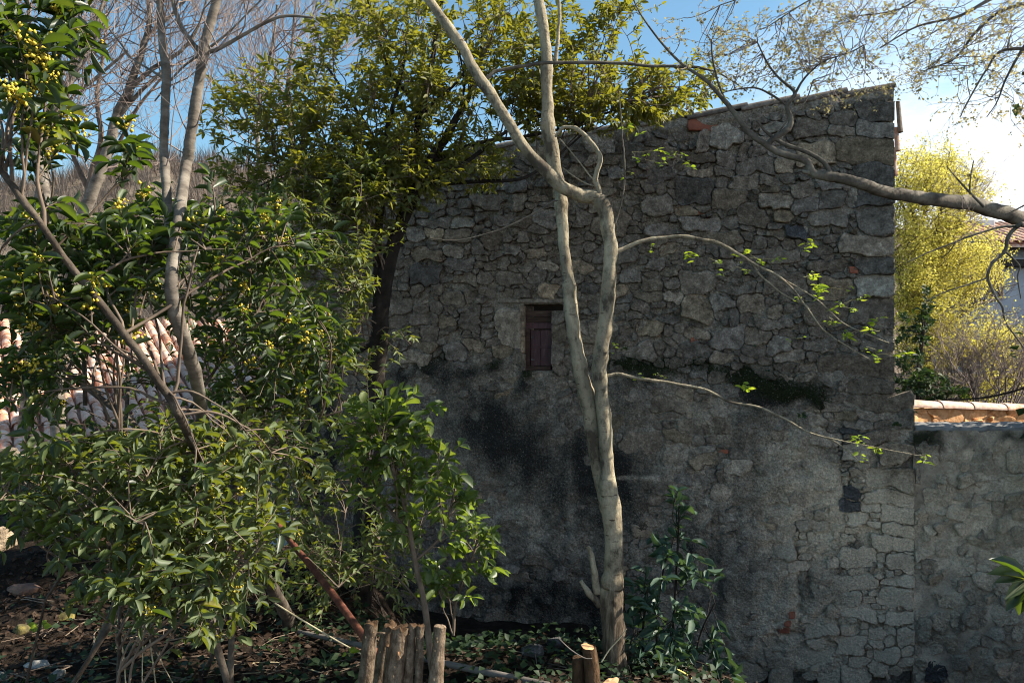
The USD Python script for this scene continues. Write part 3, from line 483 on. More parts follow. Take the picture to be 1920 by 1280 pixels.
# stains and painted shade: black lichen on the rendered part, fading to the right; moss along the ledge; tree shade painted at upper left
stain_shade = low * (.50 - .10 * smooth01(1120, 1220, XG) - .36 * smooth01(1330, 1590, XG + 60 * nz1) - .20 * smooth01(1080, 1190, YG) + .14 * nz1 + .08 * nz2) + .30 * smooth01(1200, 700, XG) * (1 - low) + .06 * nz1  # bare stones at upper left darkened to paint the shade of the tree
drip = field(XG.shape, (70, 3.5), 44); stain_shade += .07 * low * drip - .25 * low * flake; stain_shade -= .35 * low * np.exp(-((XG - 850) ** 2 / 9000 + (YG - 850) ** 2 / 14000)) * (1 + .4 * nz2)
stain_shade -= .28 * low * np.exp(-((XG - 1000) ** 2 / 3600 + (YG - 990 - .35 * (XG - 1000)) ** 2 / 2200)) * (1 + .6 * nz2); stain_shade += (.30 + .10 * nz1 + .10 * nz2) * np.exp(-((YG - mossy - 34) / 34) ** 2) * smooth01(1600, 1530, XG); stain_shade -= .9 * line
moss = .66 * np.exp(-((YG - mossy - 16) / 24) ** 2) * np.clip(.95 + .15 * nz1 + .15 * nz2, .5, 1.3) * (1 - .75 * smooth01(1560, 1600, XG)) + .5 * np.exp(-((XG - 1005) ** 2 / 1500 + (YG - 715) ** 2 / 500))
pale = low * (.85 * smooth01(1330, 1560, XG + 40 * nz1) * smooth01(780, 960, YG + 30 * nz1) + .30 * smooth01(1080, 1180, YG) + .18 * smooth01(1120, 1200, XG)) + .12 * nz2 * low  # worn lime render, its colour lifted at lower right in place of fill light
moss = moss * (.6 + .4 * np.clip(field(XG.shape, 5, 55), -1, 1.5)) + .55 * np.exp(-((YG - mossy - 20) / 26) ** 2) * smooth01(1140, 1180, XG) * smooth01(1580, 1540, XG)
house = Thing('stone_house', 'tall old rubble stone house wall with sloping tiled verge and small red shutter', 'house', W.pt(1100, 1235, 0))
# backing heightfield of mortar and old render
st = 3.4; mx, my = np.arange(562, 1713.6, st), np.arange(168, 1262, st); MX, MY = np.meshgrid(mx, my)
JX = MX + np.random.default_rng(8).uniform(-.9, .9, MX.shape); JY = MY + np.random.default_rng(9).uniform(-.9, .9, MX.shape)
edge = (MX > 1668) & (MX < 1679) & (MY < 748)
JX = np.where(edge & (MX > 1673.0), 1675.5, JX); JX[:, -1] = 1713.0
H = samp(cover, JX, JY) + np.random.default_rng(10).normal(size=JX.shape) * .0032
v = W.pt(JX, JY, H).reshape(-1, 3); nx = len(mx); I = np.arange(JX.size).reshape(JX.shape)
cx, cy = (JX[:-1, :-1] + JX[1:, 1:]) / 2, (JY[:-1, :-1] + JY[1:, 1:]) / 2
ok = (cy > rake(cx) + 1) & ~((cx > 1675) & (cy < 748))
for a, b_, c, d in VOIDS: ok &= ~((cx > a) & (cx < c) & (cy > b_) & (cy < d))
A, B, C, D = I[:-1, :-1][ok], I[:-1, 1:][ok], I[1:, 1:][ok], I[1:, :-1][ok]
f = np.vstack([np.c_[A, C, B], np.c_[A, D, C]])
house.part('mortar_face', (v, f), M_PLASTER, pv={'stain_shade': samp(stain_shade, JX, JY).ravel() + .06, 'moss': samp(moss, JX, JY).ravel(), 'pale': samp(pale, JX, JY).ravel()})
# solid wall behind with the window opening
def prism(poly, y0, y1):
    cs = m3.CrossSection([np.array([(p[0], p[2]) for p in poly])[::-1 if False else 1]], m3.FillRule.NonZero); mf = m3.Manifold.extrude(cs, y1 - y0)
    vv, ff = man(mf); return np.c_[vv[:, 0], y1 - vv[:, 2], vv[:, 1]], ff
outl_px = [(a, c + 4) for a, c in RAKE[:-1]] + [(1672, 171), (1672, 749), (1709, 751), (1709, 1290), (560, 1290)]
cs = m3.CrossSection([np.array([(a, -c) for a, c in outl_px], float)], m3.FillRule.EvenOdd)
for a, b_, c, d in VOIDS: cs = cs - m3.CrossSection([np.array([(a, -d), (c, -d), (c, -b_), (a, -b_)], float)], m3.FillRule.EvenOdd)
vv, ff = man(m3.Manifold.extrude(cs, .5)); house.part('wall', (W.pt(vv[:, 0], -vv[:, 1], -.065 - vv[:, 2]), ff), M_PLASTER, smooth=False)
xr = W.pt(1672, 0, 0)[0]; xl = W.pt(560, 0, 0)[0]; yl = W.pt(560, 0, 0)[1]; zb = -1.2
bb = Buf(); bb.add(*box(xr - .5, xr, WY + .57, 14, zb, 2.9)); bb.add(*box(xl, xl + .5, yl + .57, 14, zb, 1.6)); bb.add(*box(xl + .5, xr - .5, 13.5, 14, zb, 1.7))
house.part('side_wall', bb, M_PLASTER, smooth=False)
house.part('room', box(xl + .6, xr - .6, WY + 2.8, WY + 2.85, 2.6, 4.3), M_VOID, smooth=False)  # near-black sheet behind the window stands in for the unlit interior
# stones: the 300 largest as parts, the small ones joined
rs = np.random.default_rng(31); cand = []
BRICKS = {0}; DARK = {30, 63, 78, 79}
for i, r in zip(keep, outl):
    x, y, a, c = S[i]; big = min(a, c)
    if y < rake(x) + 8: continue
    lo = float(samp(low, x, y)); pr = float(samp(pier, x, y))
    h = rs.uniform(-.006, .017) + (.008 if i < len(hand) else 0); dome = min(.008 + big * .0005, .02) * rs.uniform(.75, 1.25)
    if pr > .5: h += .006
    if lo > .6 and pr < .5: dome *= .8; h += .004 + rs.normal() * .012
    if h + dome < samp(cover, x, y) - .002: continue
    cand.append((a * c, i, x, y, np.minimum(r, 999), h, dome))
cand.sort(key=lambda q: -q[0] * (1.0 if q[2] > 760 else .3)); small = Buf(); pst, pms, ppl = [], [], []
for n_, (_, i, x, y, r, h, dome) in enumerate(cand):
    r = r.copy(); th = np.arange(len(r)) * 2 * np.pi / len(r)
    lim = 1676.5 if y < 748 else 1713.5; r = np.where(np.cos(th) > .01, np.minimum(r, (lim - x) / np.maximum(np.cos(th), .01)), r)
    v, f, px, py, hh = stone_mesh(W, x, y, r, h, dome, .05, rs, .16)
    pv = {'stain_shade': samp(stain_shade, px, py) * (.72 - .34 * lo) + .02, 'moss': samp(moss, px, py) * .6, 'pale': samp(pale, px, py) * .7}
    if i in BRICKS: continue
    elif i in DARK: house.part('stone', (v, f), M_DARKSTONE, label='dark blue grey stone')
    elif n_ < 298: house.part('stone', (v, f), M_STONE, pv=pv)
    else: small.add(v, f); pst.append(pv['stain_shade']); pms.append(pv['moss']); ppl.append(pv['pale'])
house.part('small_stone', small, M_STONE, kind='stuff', pv={'stain_shade': np.concatenate(pst), 'moss': np.concatenate(pms), 'pale': np.concatenate(ppl)})
print('stones', len(cand))
for bx in [(1288, 223, 1347, 246), (1469, 1157, 1482, 1170), (1460, 1172, 1480, 1184), (1478, 1143, 1490, 1155), (1295, 632, 1306, 642), (1592, 499, 1609, 513), (1347, 842, 1366, 850), (1303, 396, 1322, 403)]:
    th = np.arange(32) * 2 * np.pi / 32; a, c = (bx[2] - bx[0]) / 2, (bx[3] - bx[1]) / 2; r = 1 / ((np.abs(np.cos(th)) / a) ** 7 + (np.abs(np.sin(th)) / c) ** 7) ** (1 / 7) * rs.uniform(.93, 1.04, 32)
    x, y = (bx[0] + bx[2]) / 2, (bx[1] + bx[3]) / 2; hb = max(float(samp(cover, x, y)), 0)
    house.part('brick', stone_mesh(W, x, y, r, hb + .002, .012, .05, rs, .12)[:2], M_BRICK)
for x, y, a in [(941, 655, 5)]:
    th = np.arange(12) * 2 * np.pi / 12; house.part('lime_patch', stone_mesh(W, x, y, a * rs.uniform(.7, 1.4, 12), float(samp(cover, x, y)), .012, .03, rs, .1)[:2], M_WHITE, label='white lime patch')
# window
def wpart(name, x0, y0, x1, y1, h0, h1, mat, c=.004, under=None, label=None):
    return house.part(name, W.slab(x0, x1, y0, y1, h0, h1, c / KW), mat, smooth=False, under=under, label=label)
win = wpart('window', 981.5, 694, 1034, 697, -.16, -.02, M_OLDWOOD, label='small window with weathered dark red shutter')
wpart('shutter_board', 983.5, 582, 1035, 593.5, -.115, -.06, M_OLDWOOD, under=win); wpart('shutter_board', 983.5, 594, 1035, 604, -.12, -.068, M_OLDWOOD, under=win); wpart('shutter_board', 983.5, 604.6, 1034, 616, -.118, -.063, M_REDWOOD, under=win)
wpart('frame', 983, 616.6, 991.5, 686, -.125, -.055, M_OLDWOOD, under=win); wpart('frame', 983, 686.4, 1031, 693.5, -.125, -.05, M_OLDWOOD, under=win)
wpart('shutter_panel', 992, 618, 1010, 685.8, -.125, -.088, M_REDWOOD, under=win); wpart('shutter_panel', 1010.4, 618, 1032.5, 685.8, -.125, -.086, M_REDWOOD, under=win)
wpart('hinge', 993, 630, 999, 634, -.088, -.078, M_DARKSTONE, .001, under=win); wpart('hinge', 993, 672, 999, 676, -.088, -.078, M_DARKSTONE, .001, under=win); wpart('cross_batten', 993, 648, 1031, 653, -.088, -.074, M_REDWOOD, .002, under=win)
wpart('lintel', 938, 560, 1058, 568, -.10, .008, M_STONE, .008, label='long worn lintel over the window')
for x0, y0, x1, y1 in [(974, 572, 983, 630), (975, 631, 983, 662), (976, 663, 984, 698)]: wpart('jamb_stone', x0, y0, x1, y1, -.12, .012, M_STONE, .01)
# verge tiles along the rake, each overlapping the next lower one
def barrel(p0, p1, r0, r1, up, t=.016, k=8, a0=-1.62, a1=1.62):
    """half-round tile shell from p0 to p1"""
    ax = unit(p1 - p0); up = unit(np.asarray(up, float) - ax * (np.asarray(up, float) @ ax)); sd = np.cross(ax, up); th = np.linspace(a0, a1, k); rings = []
    for p, r in ((p0, r0), (p1, r1)):
        for rr in (r, r - t): rings.append(p + rr * (np.sin(th)[:, None] * sd + np.cos(th)[:, None] * up))
    v = np.vstack(rings); j = np.arange(k - 1); o0, i0, o1, i1 = 0, k, 2 * k, 3 * k
    q = lambda a, b_, c, d: np.vstack([np.c_[a, b_, c], np.c_[a, c, d]])
    f = np.vstack([q(o0 + j, o0 + j + 1, o1 + j + 1, o1 + j), q(i0 + j, i1 + j, i1 + j + 1, i0 + j + 1), q(o0 + j, i0 + j, i0 + j + 1, o0 + j + 1), q(o1 + j, o1 + j + 1, i1 + j + 1, i1 + j),
                   q(np.array([o0]), np.array([o1]), np.array([i1]), np.array([i0])), q(np.array([o0 + k - 1]), np.array([i0 + k - 1]), np.array([i1 + k - 1]), np.array([o1 + k - 1]))])
    return v, f
rv = np.random.default_rng(12); xe = 1683.0
while xe > 600:
    xs_ = xe - rv.uniform(86, 104); y0, y1 = rake(xs_) + 5 + rv.normal(), rake(xe) - 1.5 + rv.normal() * .8
    p0, p1 = W.pt(xs_ - 12, y0 + 2.5, 0) + [0, .05, 0], W.pt(xe, y1, 0) + [0, .05, .012]
    house.part('verge_tile', barrel(p0, p1, .088, .07, (0, 0, 1), .026), M_COPING); xe = xs_
rf = [W.pt(560, 338, -.02), W.pt(1100, 250, -.02), W.pt(1672, 168, -.02)]
for a, c in zip(rf[:-1], rf[1:]):
    q = np.array([a + [0, .12, .0], c + [0, .12, .0], c + [0, 5.5, .0], a + [0, 5.5, .0]]); house.part('roof', (np.vstack([q, q - [0, 0, .1]]), np.array([[0, 1, 2], [0, 2, 3], [4, 6, 5], [4, 7, 6], [0, 4, 5], [0, 5, 1], [1, 5, 6], [1, 6, 2], [2, 6, 7], [2, 7, 3], [3, 7, 4], [3, 4, 0]])), M_COPING, smooth=False)
# ridge tiles hanging over the far right edge
for px0, py0, px1, py1, m_ in [(1680, 192, 1684, 249, M_COPING), (1676, 240, 1679, 284, M_TERRA), (1672, 278, 1674, 330, M_TERRA)]:
    house.part('ridge_tile', barrel(P(px0, py0, 8.72), P(px1, py1, 8.72), .045, .055, (1, -.5, 0), .014), m_)
# iron peg, and small plants in the joints, are added with the vegetation
# --- lower boundary wall right of the house
W2 = Wall(8.45, YAW, 1712)
bnd = Thing('boundary_wall', 'lower rubble wall in pale mortar running right from the tall house', 'wall', W2.pt(1820, 1235, 0))
S2, keep2, outl2, (gx2, gy2, lab2) = stone_layout(1708, 2140, 800, 1290, [(1803, 1008, 1870, 1030), (1822, 890, 1848, 916), (1862, 1134, 1920, 1170), (1797, 892, 1850, 916), (1760, 1113, 1803, 1134), (1737, 1245, 1767, 1272), (1790, 1010, 1832, 1020)], 15, [(26, 36, 120), (17, 26, 420), (10, 17, 1000), (5, 10, 900)], lambda x, y, w, h: y - h < 822, gap=-2.5, joint=1.0, warp=4, aspect=(1.0, 2.3), reach=5.0)
X2, Y2 = np.meshgrid(gx2, gy2); n21, n22 = field(X2.shape, 20, 61), field(X2.shape, 5, 62)
cov2 = .006 + .005 * n22 + .006 * n21 + .02 * smooth01(862, 836, Y2 + 6 * n22); cov2 += .010 * gaussian_filter((lab2 >= 0).astype(float), 2)
samp2 = lambda arr, x, y: samp_at(arr, x, y, 1708, 800)
mx, my = np.arange(1711, 2140, 3.6), np.arange(806, 1288, 3.6); MX, MY = np.meshgrid(mx, my); JX = MX + rs.uniform(-.9, .9, MX.shape); JY = MY + rs.uniform(-.9, .9, MX.shape)
v = W2.pt(JX, JY, samp2(cov2, JX, JY) + rs.normal(size=JX.shape) * .0016).reshape(-1, 3); I = np.arange(JX.size).reshape(JX.shape); A, B, C, D = I[:-1, :-1].ravel(), I[:-1, 1:].ravel(), I[1:, 1:].ravel(), I[1:, :-1].ravel()
st2 = .12 * n21 + .25 * smooth01(870, 830, Y2 + 10 * n22) * (1 + n22) + .05
M_PALEMORTAR = rough_mat('pale_mortar', [(0.3, (0.19, 0.152, 0.112)), (0.5, (0.32, 0.262, 0.2)), (0.7, (0.47, 0.395, 0.31))], 6, 10, 0.7, 0.6, 40, 0.03, 0.0, 0.95, 0.15, PALE, STAIN_SHADE, MOSS, grain=(40, 0.5))
bnd.part('mortar_face', (v, np.vstack([np.c_[A, C, B], np.c_[A, D, C]])), M_PALEMORTAR, pv={'stain_shade': samp2(st2, JX, JY).ravel(), 'moss': samp2(st2, JX, JY).ravel() * .6 + .05, 'pale': .22 + .14 * samp2(n22, JX, JY).ravel()})
bnd.part('wall', W2.slab(1711, 2140, 808, 1288, -.5, -.035), M_PALEMORTAR, smooth=False)
cp = m3.Manifold.hull_points(np.array([W2.pt(x, y, h) for x in (1715, 2140) for y in (798, 808.5) for h in (-.42, .02)])).refine_to_length(.035)
vv, ff = man(cp); rc = np.random.default_rng(77); vv = vv + rc.normal(size=vv.shape) * .004 + .010 * np.stack([fbm2(vv[:, 0], vv[:, 1] + vv[:, 2], 2.2, 80 + i, 4) for i in range(3)], 1) * [.3, .6, 1]; bnd.part('coping', (vv, ff), M_CEMENT)
sm2 = Buf(); cnt = 0
for i, r in sorted(zip(keep2, outl2), key=lambda q: -S2[q[0]][2] * S2[q[0]][3]):
    x, y, a, c = S2[i]; dome = min(.013 + min(a, c) * .0008, .026) * rs.uniform(.7, 1.3); h = rs.uniform(.004, .02)
    if x - r.max() < 1709 and x < 1716: continue
    th = np.arange(len(r)) * 2 * np.pi / len(r); r = np.where(np.cos(th) < -.01, np.minimum(r, (x - 1714) / np.maximum(-np.cos(th), .01)), r)
    v, f, px, py, hh = stone_mesh(W2, x, y, r, h, dome, .03, rs, .3)
    m_ = M_DARKSTONE if i == 5 else M_STONE; pv = {'stain_shade': samp2(st2, px, py) * .8, 'moss': np.zeros(len(px)), 'pale': np.full(len(px), rs.uniform(.4, .8))}
    if x < 1935 and cnt < 190: bnd.part('stone', (v, f), m_, pv=pv if m_ is M_STONE else None); cnt += 1
    else: sm2.add(v, f)
bnd.part('small_stone', sm2, M_STONE, kind='stuff', pv={'pale': np.full(len(sm2.arrays()[0]), .42)})
# --- sunlit ochre wall with tile coping beyond it
W3 = Wall(13.0, .5, 1720)
och = Thing('ochre_wall', 'sunlit ochre stone wall with pale half round tile coping behind the boundary wall', 'wall', W3.pt(1850, 900, 0))
hnd = []; S3, keep3, outl3, (gx3, gy3, lab3) = stone_layout(1690, 2010, 766, 850, hnd, 25, [(12, 18, 260), (8, 12, 500), (5, 8, 600)], lambda x, y, w, h: y - h < 769, joint=1.0, gap=0, warp=2, aspect=(1.3, 3.0), step=1.5)
a, c = W3.pt(1680, 900, 0), W3.pt(2010, 768, 0)
def w3box(x0, x1, y0, y1, h0, h1):
    p = [W3.pt(x, y, h) for x in (x0, x1) for y in (y0, y1) for h in (h0, h1)]; return man(m3.Manifold.hull_points(np.array(p)))
och.part('wall', w3box(1680, 2010, 767, 920, -.4, 0), M_OCHREMORTAR, smooth=False)
for i, r in zip(keep3, outl3):
    x, y, a, c = S3[i]; och.part('stone', stone_mesh(W3, x, y, r[::2] * .95, .0, .02 * rs.uniform(.6, 1.3), .02, rs, .25)[:2], M_ORANGE)
xt = 1695
while xt < 2000:
    L = rs.uniform(58, 66); y0 = np.interp(xt, [1690, 1920, 2000], [758, 765, 767.0]) + 3
    m_ = M_TERRA if 1875 < xt < 1940 else M_PANTILE
    och.part('coping_tile', barrel(W3.pt(xt + L + 4, y0 + 3.2, -.02), W3.pt(xt, y0, -.02) , .112, .125, (0, 0, 1), .018, 9), m_); xt += L
print('walls done')

# ------------------------------------------------------------------ trees with hand-drawn limbs
def px_shift(pts, k): return pts
def tree_limbs(thing, limbs, Y, mat, names='branch', k=10, lump=.05, seed=1, per=6, minr=0.0):
    r = np.random.default_rng(seed); sk = []
    for i, L in enumerate(limbs):
        nm, pts = (L if isinstance(L[0], str) else (names, L)); q, rad = limb(pts, Y, per); rad = np.maximum(rad, minr)
        if nm in ('stem', 'trunk') and i < 12 and (nm == 'trunk' or pts[0][1] > 840): q, rad = to_ground(q, rad)
        q = q + r.normal(size=q.shape) * rad[:, None] * .05
        thing.part(nm, tube(q, rad, k if rad.max() > .012 else 6, lump, r), mat); sk.append(np.c_[q, rad])
    return np.vstack(sk)
# --- the twin-stemmed pale tree in front of the wall
YM = 5.0
main = Thing('pale_tree', 'pale barked tree forking into two stems in front of the stone wall', 'tree', P(1155, 1292, YM))
r5 = np.random.default_rng(5)
q, rad = limb([(1156, 1330, 27), (1154, 1290, 23), (1153, 1250, 21.5), (1151, 1200, 20.5), (1148, 1150, 20.5), (1146, 1122, 21.5), (1147, 1100, 20), (1149, 1080, 17)], YM, 8)
v, f = tube(q, rad, 26, .06, r5); c = q[np.abs(q[:, 2:3] - v[:, 2]).argmin(0)]; d = v - c; ang = np.arctan2(d[:, 1], d[:, 0]); v = v + d * (.045 * np.sin(ang * 9 + 3 * np.sin(v[:, 2] * 6)) + .03 * np.sin(ang * 17 + v[:, 2] * 11))[:, None]
main.part('trunk_base', (v, f), M_TRUNK, label='dark furrowed lower trunk')
def gnarl(pts, k=18, lump=.05, per=7, Y=YM):
    q, rad = limb(pts, Y, per); rad = rad * (1 + (.13 * np.clip(gaussian_filter(np.random.default_rng(len(pts)).normal(size=len(rad)), 1.3) * 2.2 - 1.0, 0, 1.5)) + .05 * gaussian_filter(r5.normal(size=len(rad)), 2) * 2); q = q + gaussian_filter(r5.normal(size=q.shape), (1.6, 0)) * (rad.mean() * .12 + .0045 * (rad.mean() < .025)); return tube(q, rad, k, lump, r5), q, rad
sk_main = []
for nm, pts in [('trunk', [(1149, 1100, 20.5), (1150, 1060, 18.5), (1150, 1010, 17), (1147, 960, 17.5), (1142, 925, 17.5), (1139, 890, 14, 5.0), (1137, 850, 12.8), (1134, 800, 12.6), (1130, 766, 13), (1127, 735, 12.5), (1124, 700, 14), (1126, 665, 15), (1131, 630, 14), (1136, 598, 13.5), (1140, 560, 13.5), (1142, 530, 13.5), (1143, 490, 13), (1144, 465, 13), (1140, 430, 13), (1136, 405, 13.5), (1128, 382, 13.5), (1114, 370, 12.5), (1087, 365, 12), (1053, 350, 11.8, 4.96), (1026, 323, 11, 4.94), (989, 286, 10.6, 4.93), (952, 228, 10.4, 4.9), (925, 185, 10, 4.9), (902, 151, 10.4, 4.9), (882, 118, 9.4, 4.9), (858, 74, 9, 4.9), (831, 34, 8.6, 4.9), (801, -4, 8, 4.9), (770, -40, 7.5, 4.9)]),
                ('stem', [(1140, 960, 14, 5.02), (1131, 915, 14.5, 5.05), (1119, 860, 13.5, 5.06), (1111, 815, 13.5, 5.06), (1104, 766, 15, 5.06), (1097, 728, 14.5, 5.06), (1088, 690, 14, 5.06), (1078, 640, 13, 5.06), (1072, 595, 12.6, 5.06), (1068, 555, 12.4, 5.06), (1062, 497, 11.2, 5.07), (1056, 440, 10.8, 5.08), (1053, 400, 11.5, 5.1), (1050, 360, 11, 5.12), (1045, 330, 10.4, 5.12), (1036, 290, 13, 5.12), (1029, 250, 12.2, 5.12), (1026, 205, 11.6, 5.12), (1025, 165, 11, 5.12), (1024, 105, 10.8, 5.12), (1020, 55, 9.8, 5.12), (1009, -2, 9.4, 5.12), (998, -50, 9, 5.12)]),
                ('branch', [(1124, 378, 7), (1121, 356, 5.5), (1118, 336, 5), (1123, 310, 4.6), (1125, 298, 4.6), (1121, 285, 4.2), (1107, 264, 4.2), (1084, 245, 4), (1064, 238, 3.6), (1050, 246, 3), (1040, 257, 2.4)]),
                ('branch', [(1150, 477, 5), (1160, 472, 4.2), (1184, 460, 3.6), (1218, 448, 3.4), (1250, 444, 3.2), (1278, 443, 3.1), (1313, 448, 3), (1347, 456, 2.9), (1381, 474, 2.7), (1411, 492, 2.4), (1448, 511, 2), (1482, 537, 1.8), (1508, 571, 1.6), (1542, 618, 1.3), (1582, 645, 1), (1629, 673, .8)]),
                ('branch', [(1411, 492, 1.6), (1431, 521, 1.6), (1468, 551, 1.4), (1502, 566, 1.2), (1520, 580, .9)]), ('branch', [(1441, 506, 1.4), (1488, 534, 1.2), (1535, 564, 1.1), (1582, 605, 1), (1629, 628, .9), (1666, 643, .8)]),
                ('branch', [(1130, 706, 4), (1140, 704, 3.2), (1164, 702, 2.8), (1211, 712, 2.6), (1260, 718, 2.4), (1320, 731, 2.3), (1367, 751, 2.2), (1428, 764, 2), (1468, 783, 1.9), (1508, 806, 1.7), (1549, 821, 1.5), (1582, 838, 1.2), (1609, 862, .8)]), ('branch', [(1549, 821, 1.2), (1590, 828, 1), (1650, 840, .9), (1700, 850, .8), (1735, 857, .6)]),
                ('branch', [(1040, 118, 4), (1046, 80, 3.6), (1050, 40, 3.4), (1047, 0, 3.2), (1049, -40, 3)]),
                ('branch', [(905, 157, 5), (915, 146, 4), (929, 134, 3.6), (963, 128, 3.4), (1026, 118, 3.2), (1110, 118, 3.2), (1160, 120, 3), (1211, 123, 2.8), (1278, 125, 2.5), (1330, 131, 2), (1370, 150, 1.4), (1400, 172, 1)]),
                ('branch', [(1152, 420, 1.6), (1166, 380, 1.5), (1172, 330, 1.4), (1169, 280, 1.3), (1165, 240, 1.2), (1160, 170, 1)]),
                ('branch', [(1122, 340, 1.6), (1106, 330, 1.4), (1083, 300, 1.3), (1050, 260, 1.1)]), ('branch', [(1119, 350, 1.4), (1100, 345, 1.2), (1075, 330, 1.1), (1052, 312, .9)]), ('branch', [(1070, 372, 2.6), (1076, 368, 2.2), (1082, 380, 1.8)]), ('branch', [(1040, 375, 2), (1010, 395, 1.7), (960, 420, 1.5), (910, 440, 1.3), (850, 450, 1.1), (805, 447, .9)]),
                ('branch_stub', [(1121, 1115, 9), (1116, 1085, 6.5), (1113, 1062, 5.5), (1109, 1040, 5), (1103, 1022, 3.4)]), ('branch_stub', [(1124, 1135, 8), (1108, 1115, 6), (1099, 1103, 5), (1088, 1090, 3.6)])]:
    (v, f), q, rad = gnarl(pts, 22 if nm in ('trunk', 'stem') else (10 if nm == 'branch_stub' else 7))
    sk_main.append(np.c_[q, rad]); main.part(nm, (v, f), M_TRUNK if pts[0][:2] not in ((1040, 375), (905, 157), (1152, 420)) else M_LIMB)
lv = Leaves(); tw = Buf(); rl = np.random.default_rng(51)
for px, py, n, s in [(1272, 300, 10, 1), (1292, 481, 9, 1), (1335, 489, 6, .8), (1385, 505, 7, .8), (1413, 483, 10, 1), (1428, 490, 10, 1), (1520, 460, 11, 1.1), (1535, 538, 16, 1.3), (1556, 545, 9, 1), (1512, 525, 9, .9), (1565, 578, 10, 1), (1602, 568, 9, 1), (1600, 628, 11, 1.1), (1655, 626, 12, 1.2), (1648, 670, 12, 1.1), (1525, 570, 8, .9), (1400, 727, 10, 1.1), (1210, 714, 6, .7), (1244, 708, 4, .5), (1590, 833, 8, .9), (1650, 848, 11, 1.1), (1735, 856, 8, .9), (1615, 826, 8, .9), (1226, 467, 5, .6), (1190, 290, 8, .9), (1215, 305, 6, .8), (1170, 330, 5, .6), (1195, 240, 8, 1), (1270, 295, 6, .8), (1560, 600, 6, .7), (1630, 655, 6, .7), (1480, 640, 5, .5), (1160, 655, 5, .6)]:
    c = P(px, py, YM + rl.uniform(-.05, .05))
    for k in range(2):
        t = c + rl.normal(size=3) * np.array([.07, .05, .03]) * s; tw.add(*tube(np.array([c - [0.02, 0, -.02], (c + t) / 2 + [0, 0, .01], t]), .0012, 4, cap=False))
        m = n // 2 + 1; az = rl.uniform(0, 6.28, m); dr = np.c_[np.cos(az), np.sin(az) * .7, rl.uniform(-.4, .35, m)]
        lv.add(t + rl.normal(size=(m, 3)) * .012, dr, np.array([0, 0, .6]) + rl.normal(size=(m, 3)) * .5, rl.uniform(.03, .055, m) * s, rl.uniform(.007, .011, m) * s)
main.part('twigs', tw, M_GREENTWIG, kind='stuff'); lv.emit(main, M_LIME, T_FLAT, 120, stuff='young_foliage')
def crown(thing, regs, sk, seed, leafmat, leaf=(.07, .10), nleaf=11, flowers=.0, T=T_SMALL, singles=0, twmat=M_TWIG, up=.3, r=(.004, .0015), ratio=.17, reach=1.4, start=.35, fsize=.012, droop=.1, spread=.9, nup=.55, stuff='foliage', L=None, k=4, skip=None, per=9, sub=True, clear=None):
    """secondary branches run from the limbs into the foliage; leafy shoots grow from those"""
    rg = np.random.default_rng(seed); tw, lv, fl = Buf(), Leaves(), Buf(); T_ = region_targets(rg, regs); kt = cKDTree(sk[:, :3]); ext = [sk[:, :3]]
    if clear is not None:
        px, py = 960 + T_[:, 0] / T_[:, 1] * F, 640 - (T_[:, 2] - EYE) / T_[:, 1] * F; gone = np.zeros(len(T_), bool)
        for x0, x1, y0, y1, ym, pr in clear: gone |= (px > x0) & (px < x1) & (py > y0) & (py < y1) & (T_[:, 1] < ym) & (rg.random(len(T_)) < pr)
        T_ = T_[~gone]
    if sub:
        for c in T_[rg.permutation(len(T_))[:max(3, len(T_) // per)]]:
            dd, jj = kt.query(c + np.array([0, 0, -.3]), k=min(40, len(sk))); b = sk[rg.choice(jj[dd < dd[0] * 1.4 + .1]), :3]; d = c - b; ln = np.linalg.norm(d)
            q = bezier(b, b + d * .5 + np.array([0, 0, .18 * ln]) + rg.normal(size=3) * ln * .12, c, 14); q[1:-1] += gaussian_filter(rg.normal(size=(12, 3)), (1, 0)) * ln * .02
            tw.add(*tube(q, np.linspace(min(.004 + ln * .005, .014), r[1] * 1.3, 14), 5, cap=False)); ext.append(q[3:])
    E = np.vstack(ext); ke = cKDTree(E)
    for t in T_:
        dd, jj = ke.query(t + np.array([0, 0, -.08]), k=12); b = E[rg.choice(jj[dd < dd[0] * 1.5 + .06])]; dd = np.linalg.norm(t - b)
        if dd > reach: b = t + (b - t) * reach / dd
        if dd < .12: t = t + unit(t - b + rg.normal(size=3) * .1 + [0, 0, .05]) * .16; dd = np.linalg.norm(t - b)
        shoot(tw, lv, fl, b, t, rg, leaf, ratio, nleaf, r, max(start * .5, 1 - (L or .38) / max(np.linalg.norm(t - b), .05)), up, spread, rg.poisson(flowers), droop, fsize, nup, k=k)
    thing.part('twigs', tw, twmat, kind='stuff'); lv.emit(thing, leafmat, T, singles, stuff=stuff)
    if fl.n: thing.part('flowers', fl, M_FLOWER, kind='stuff')
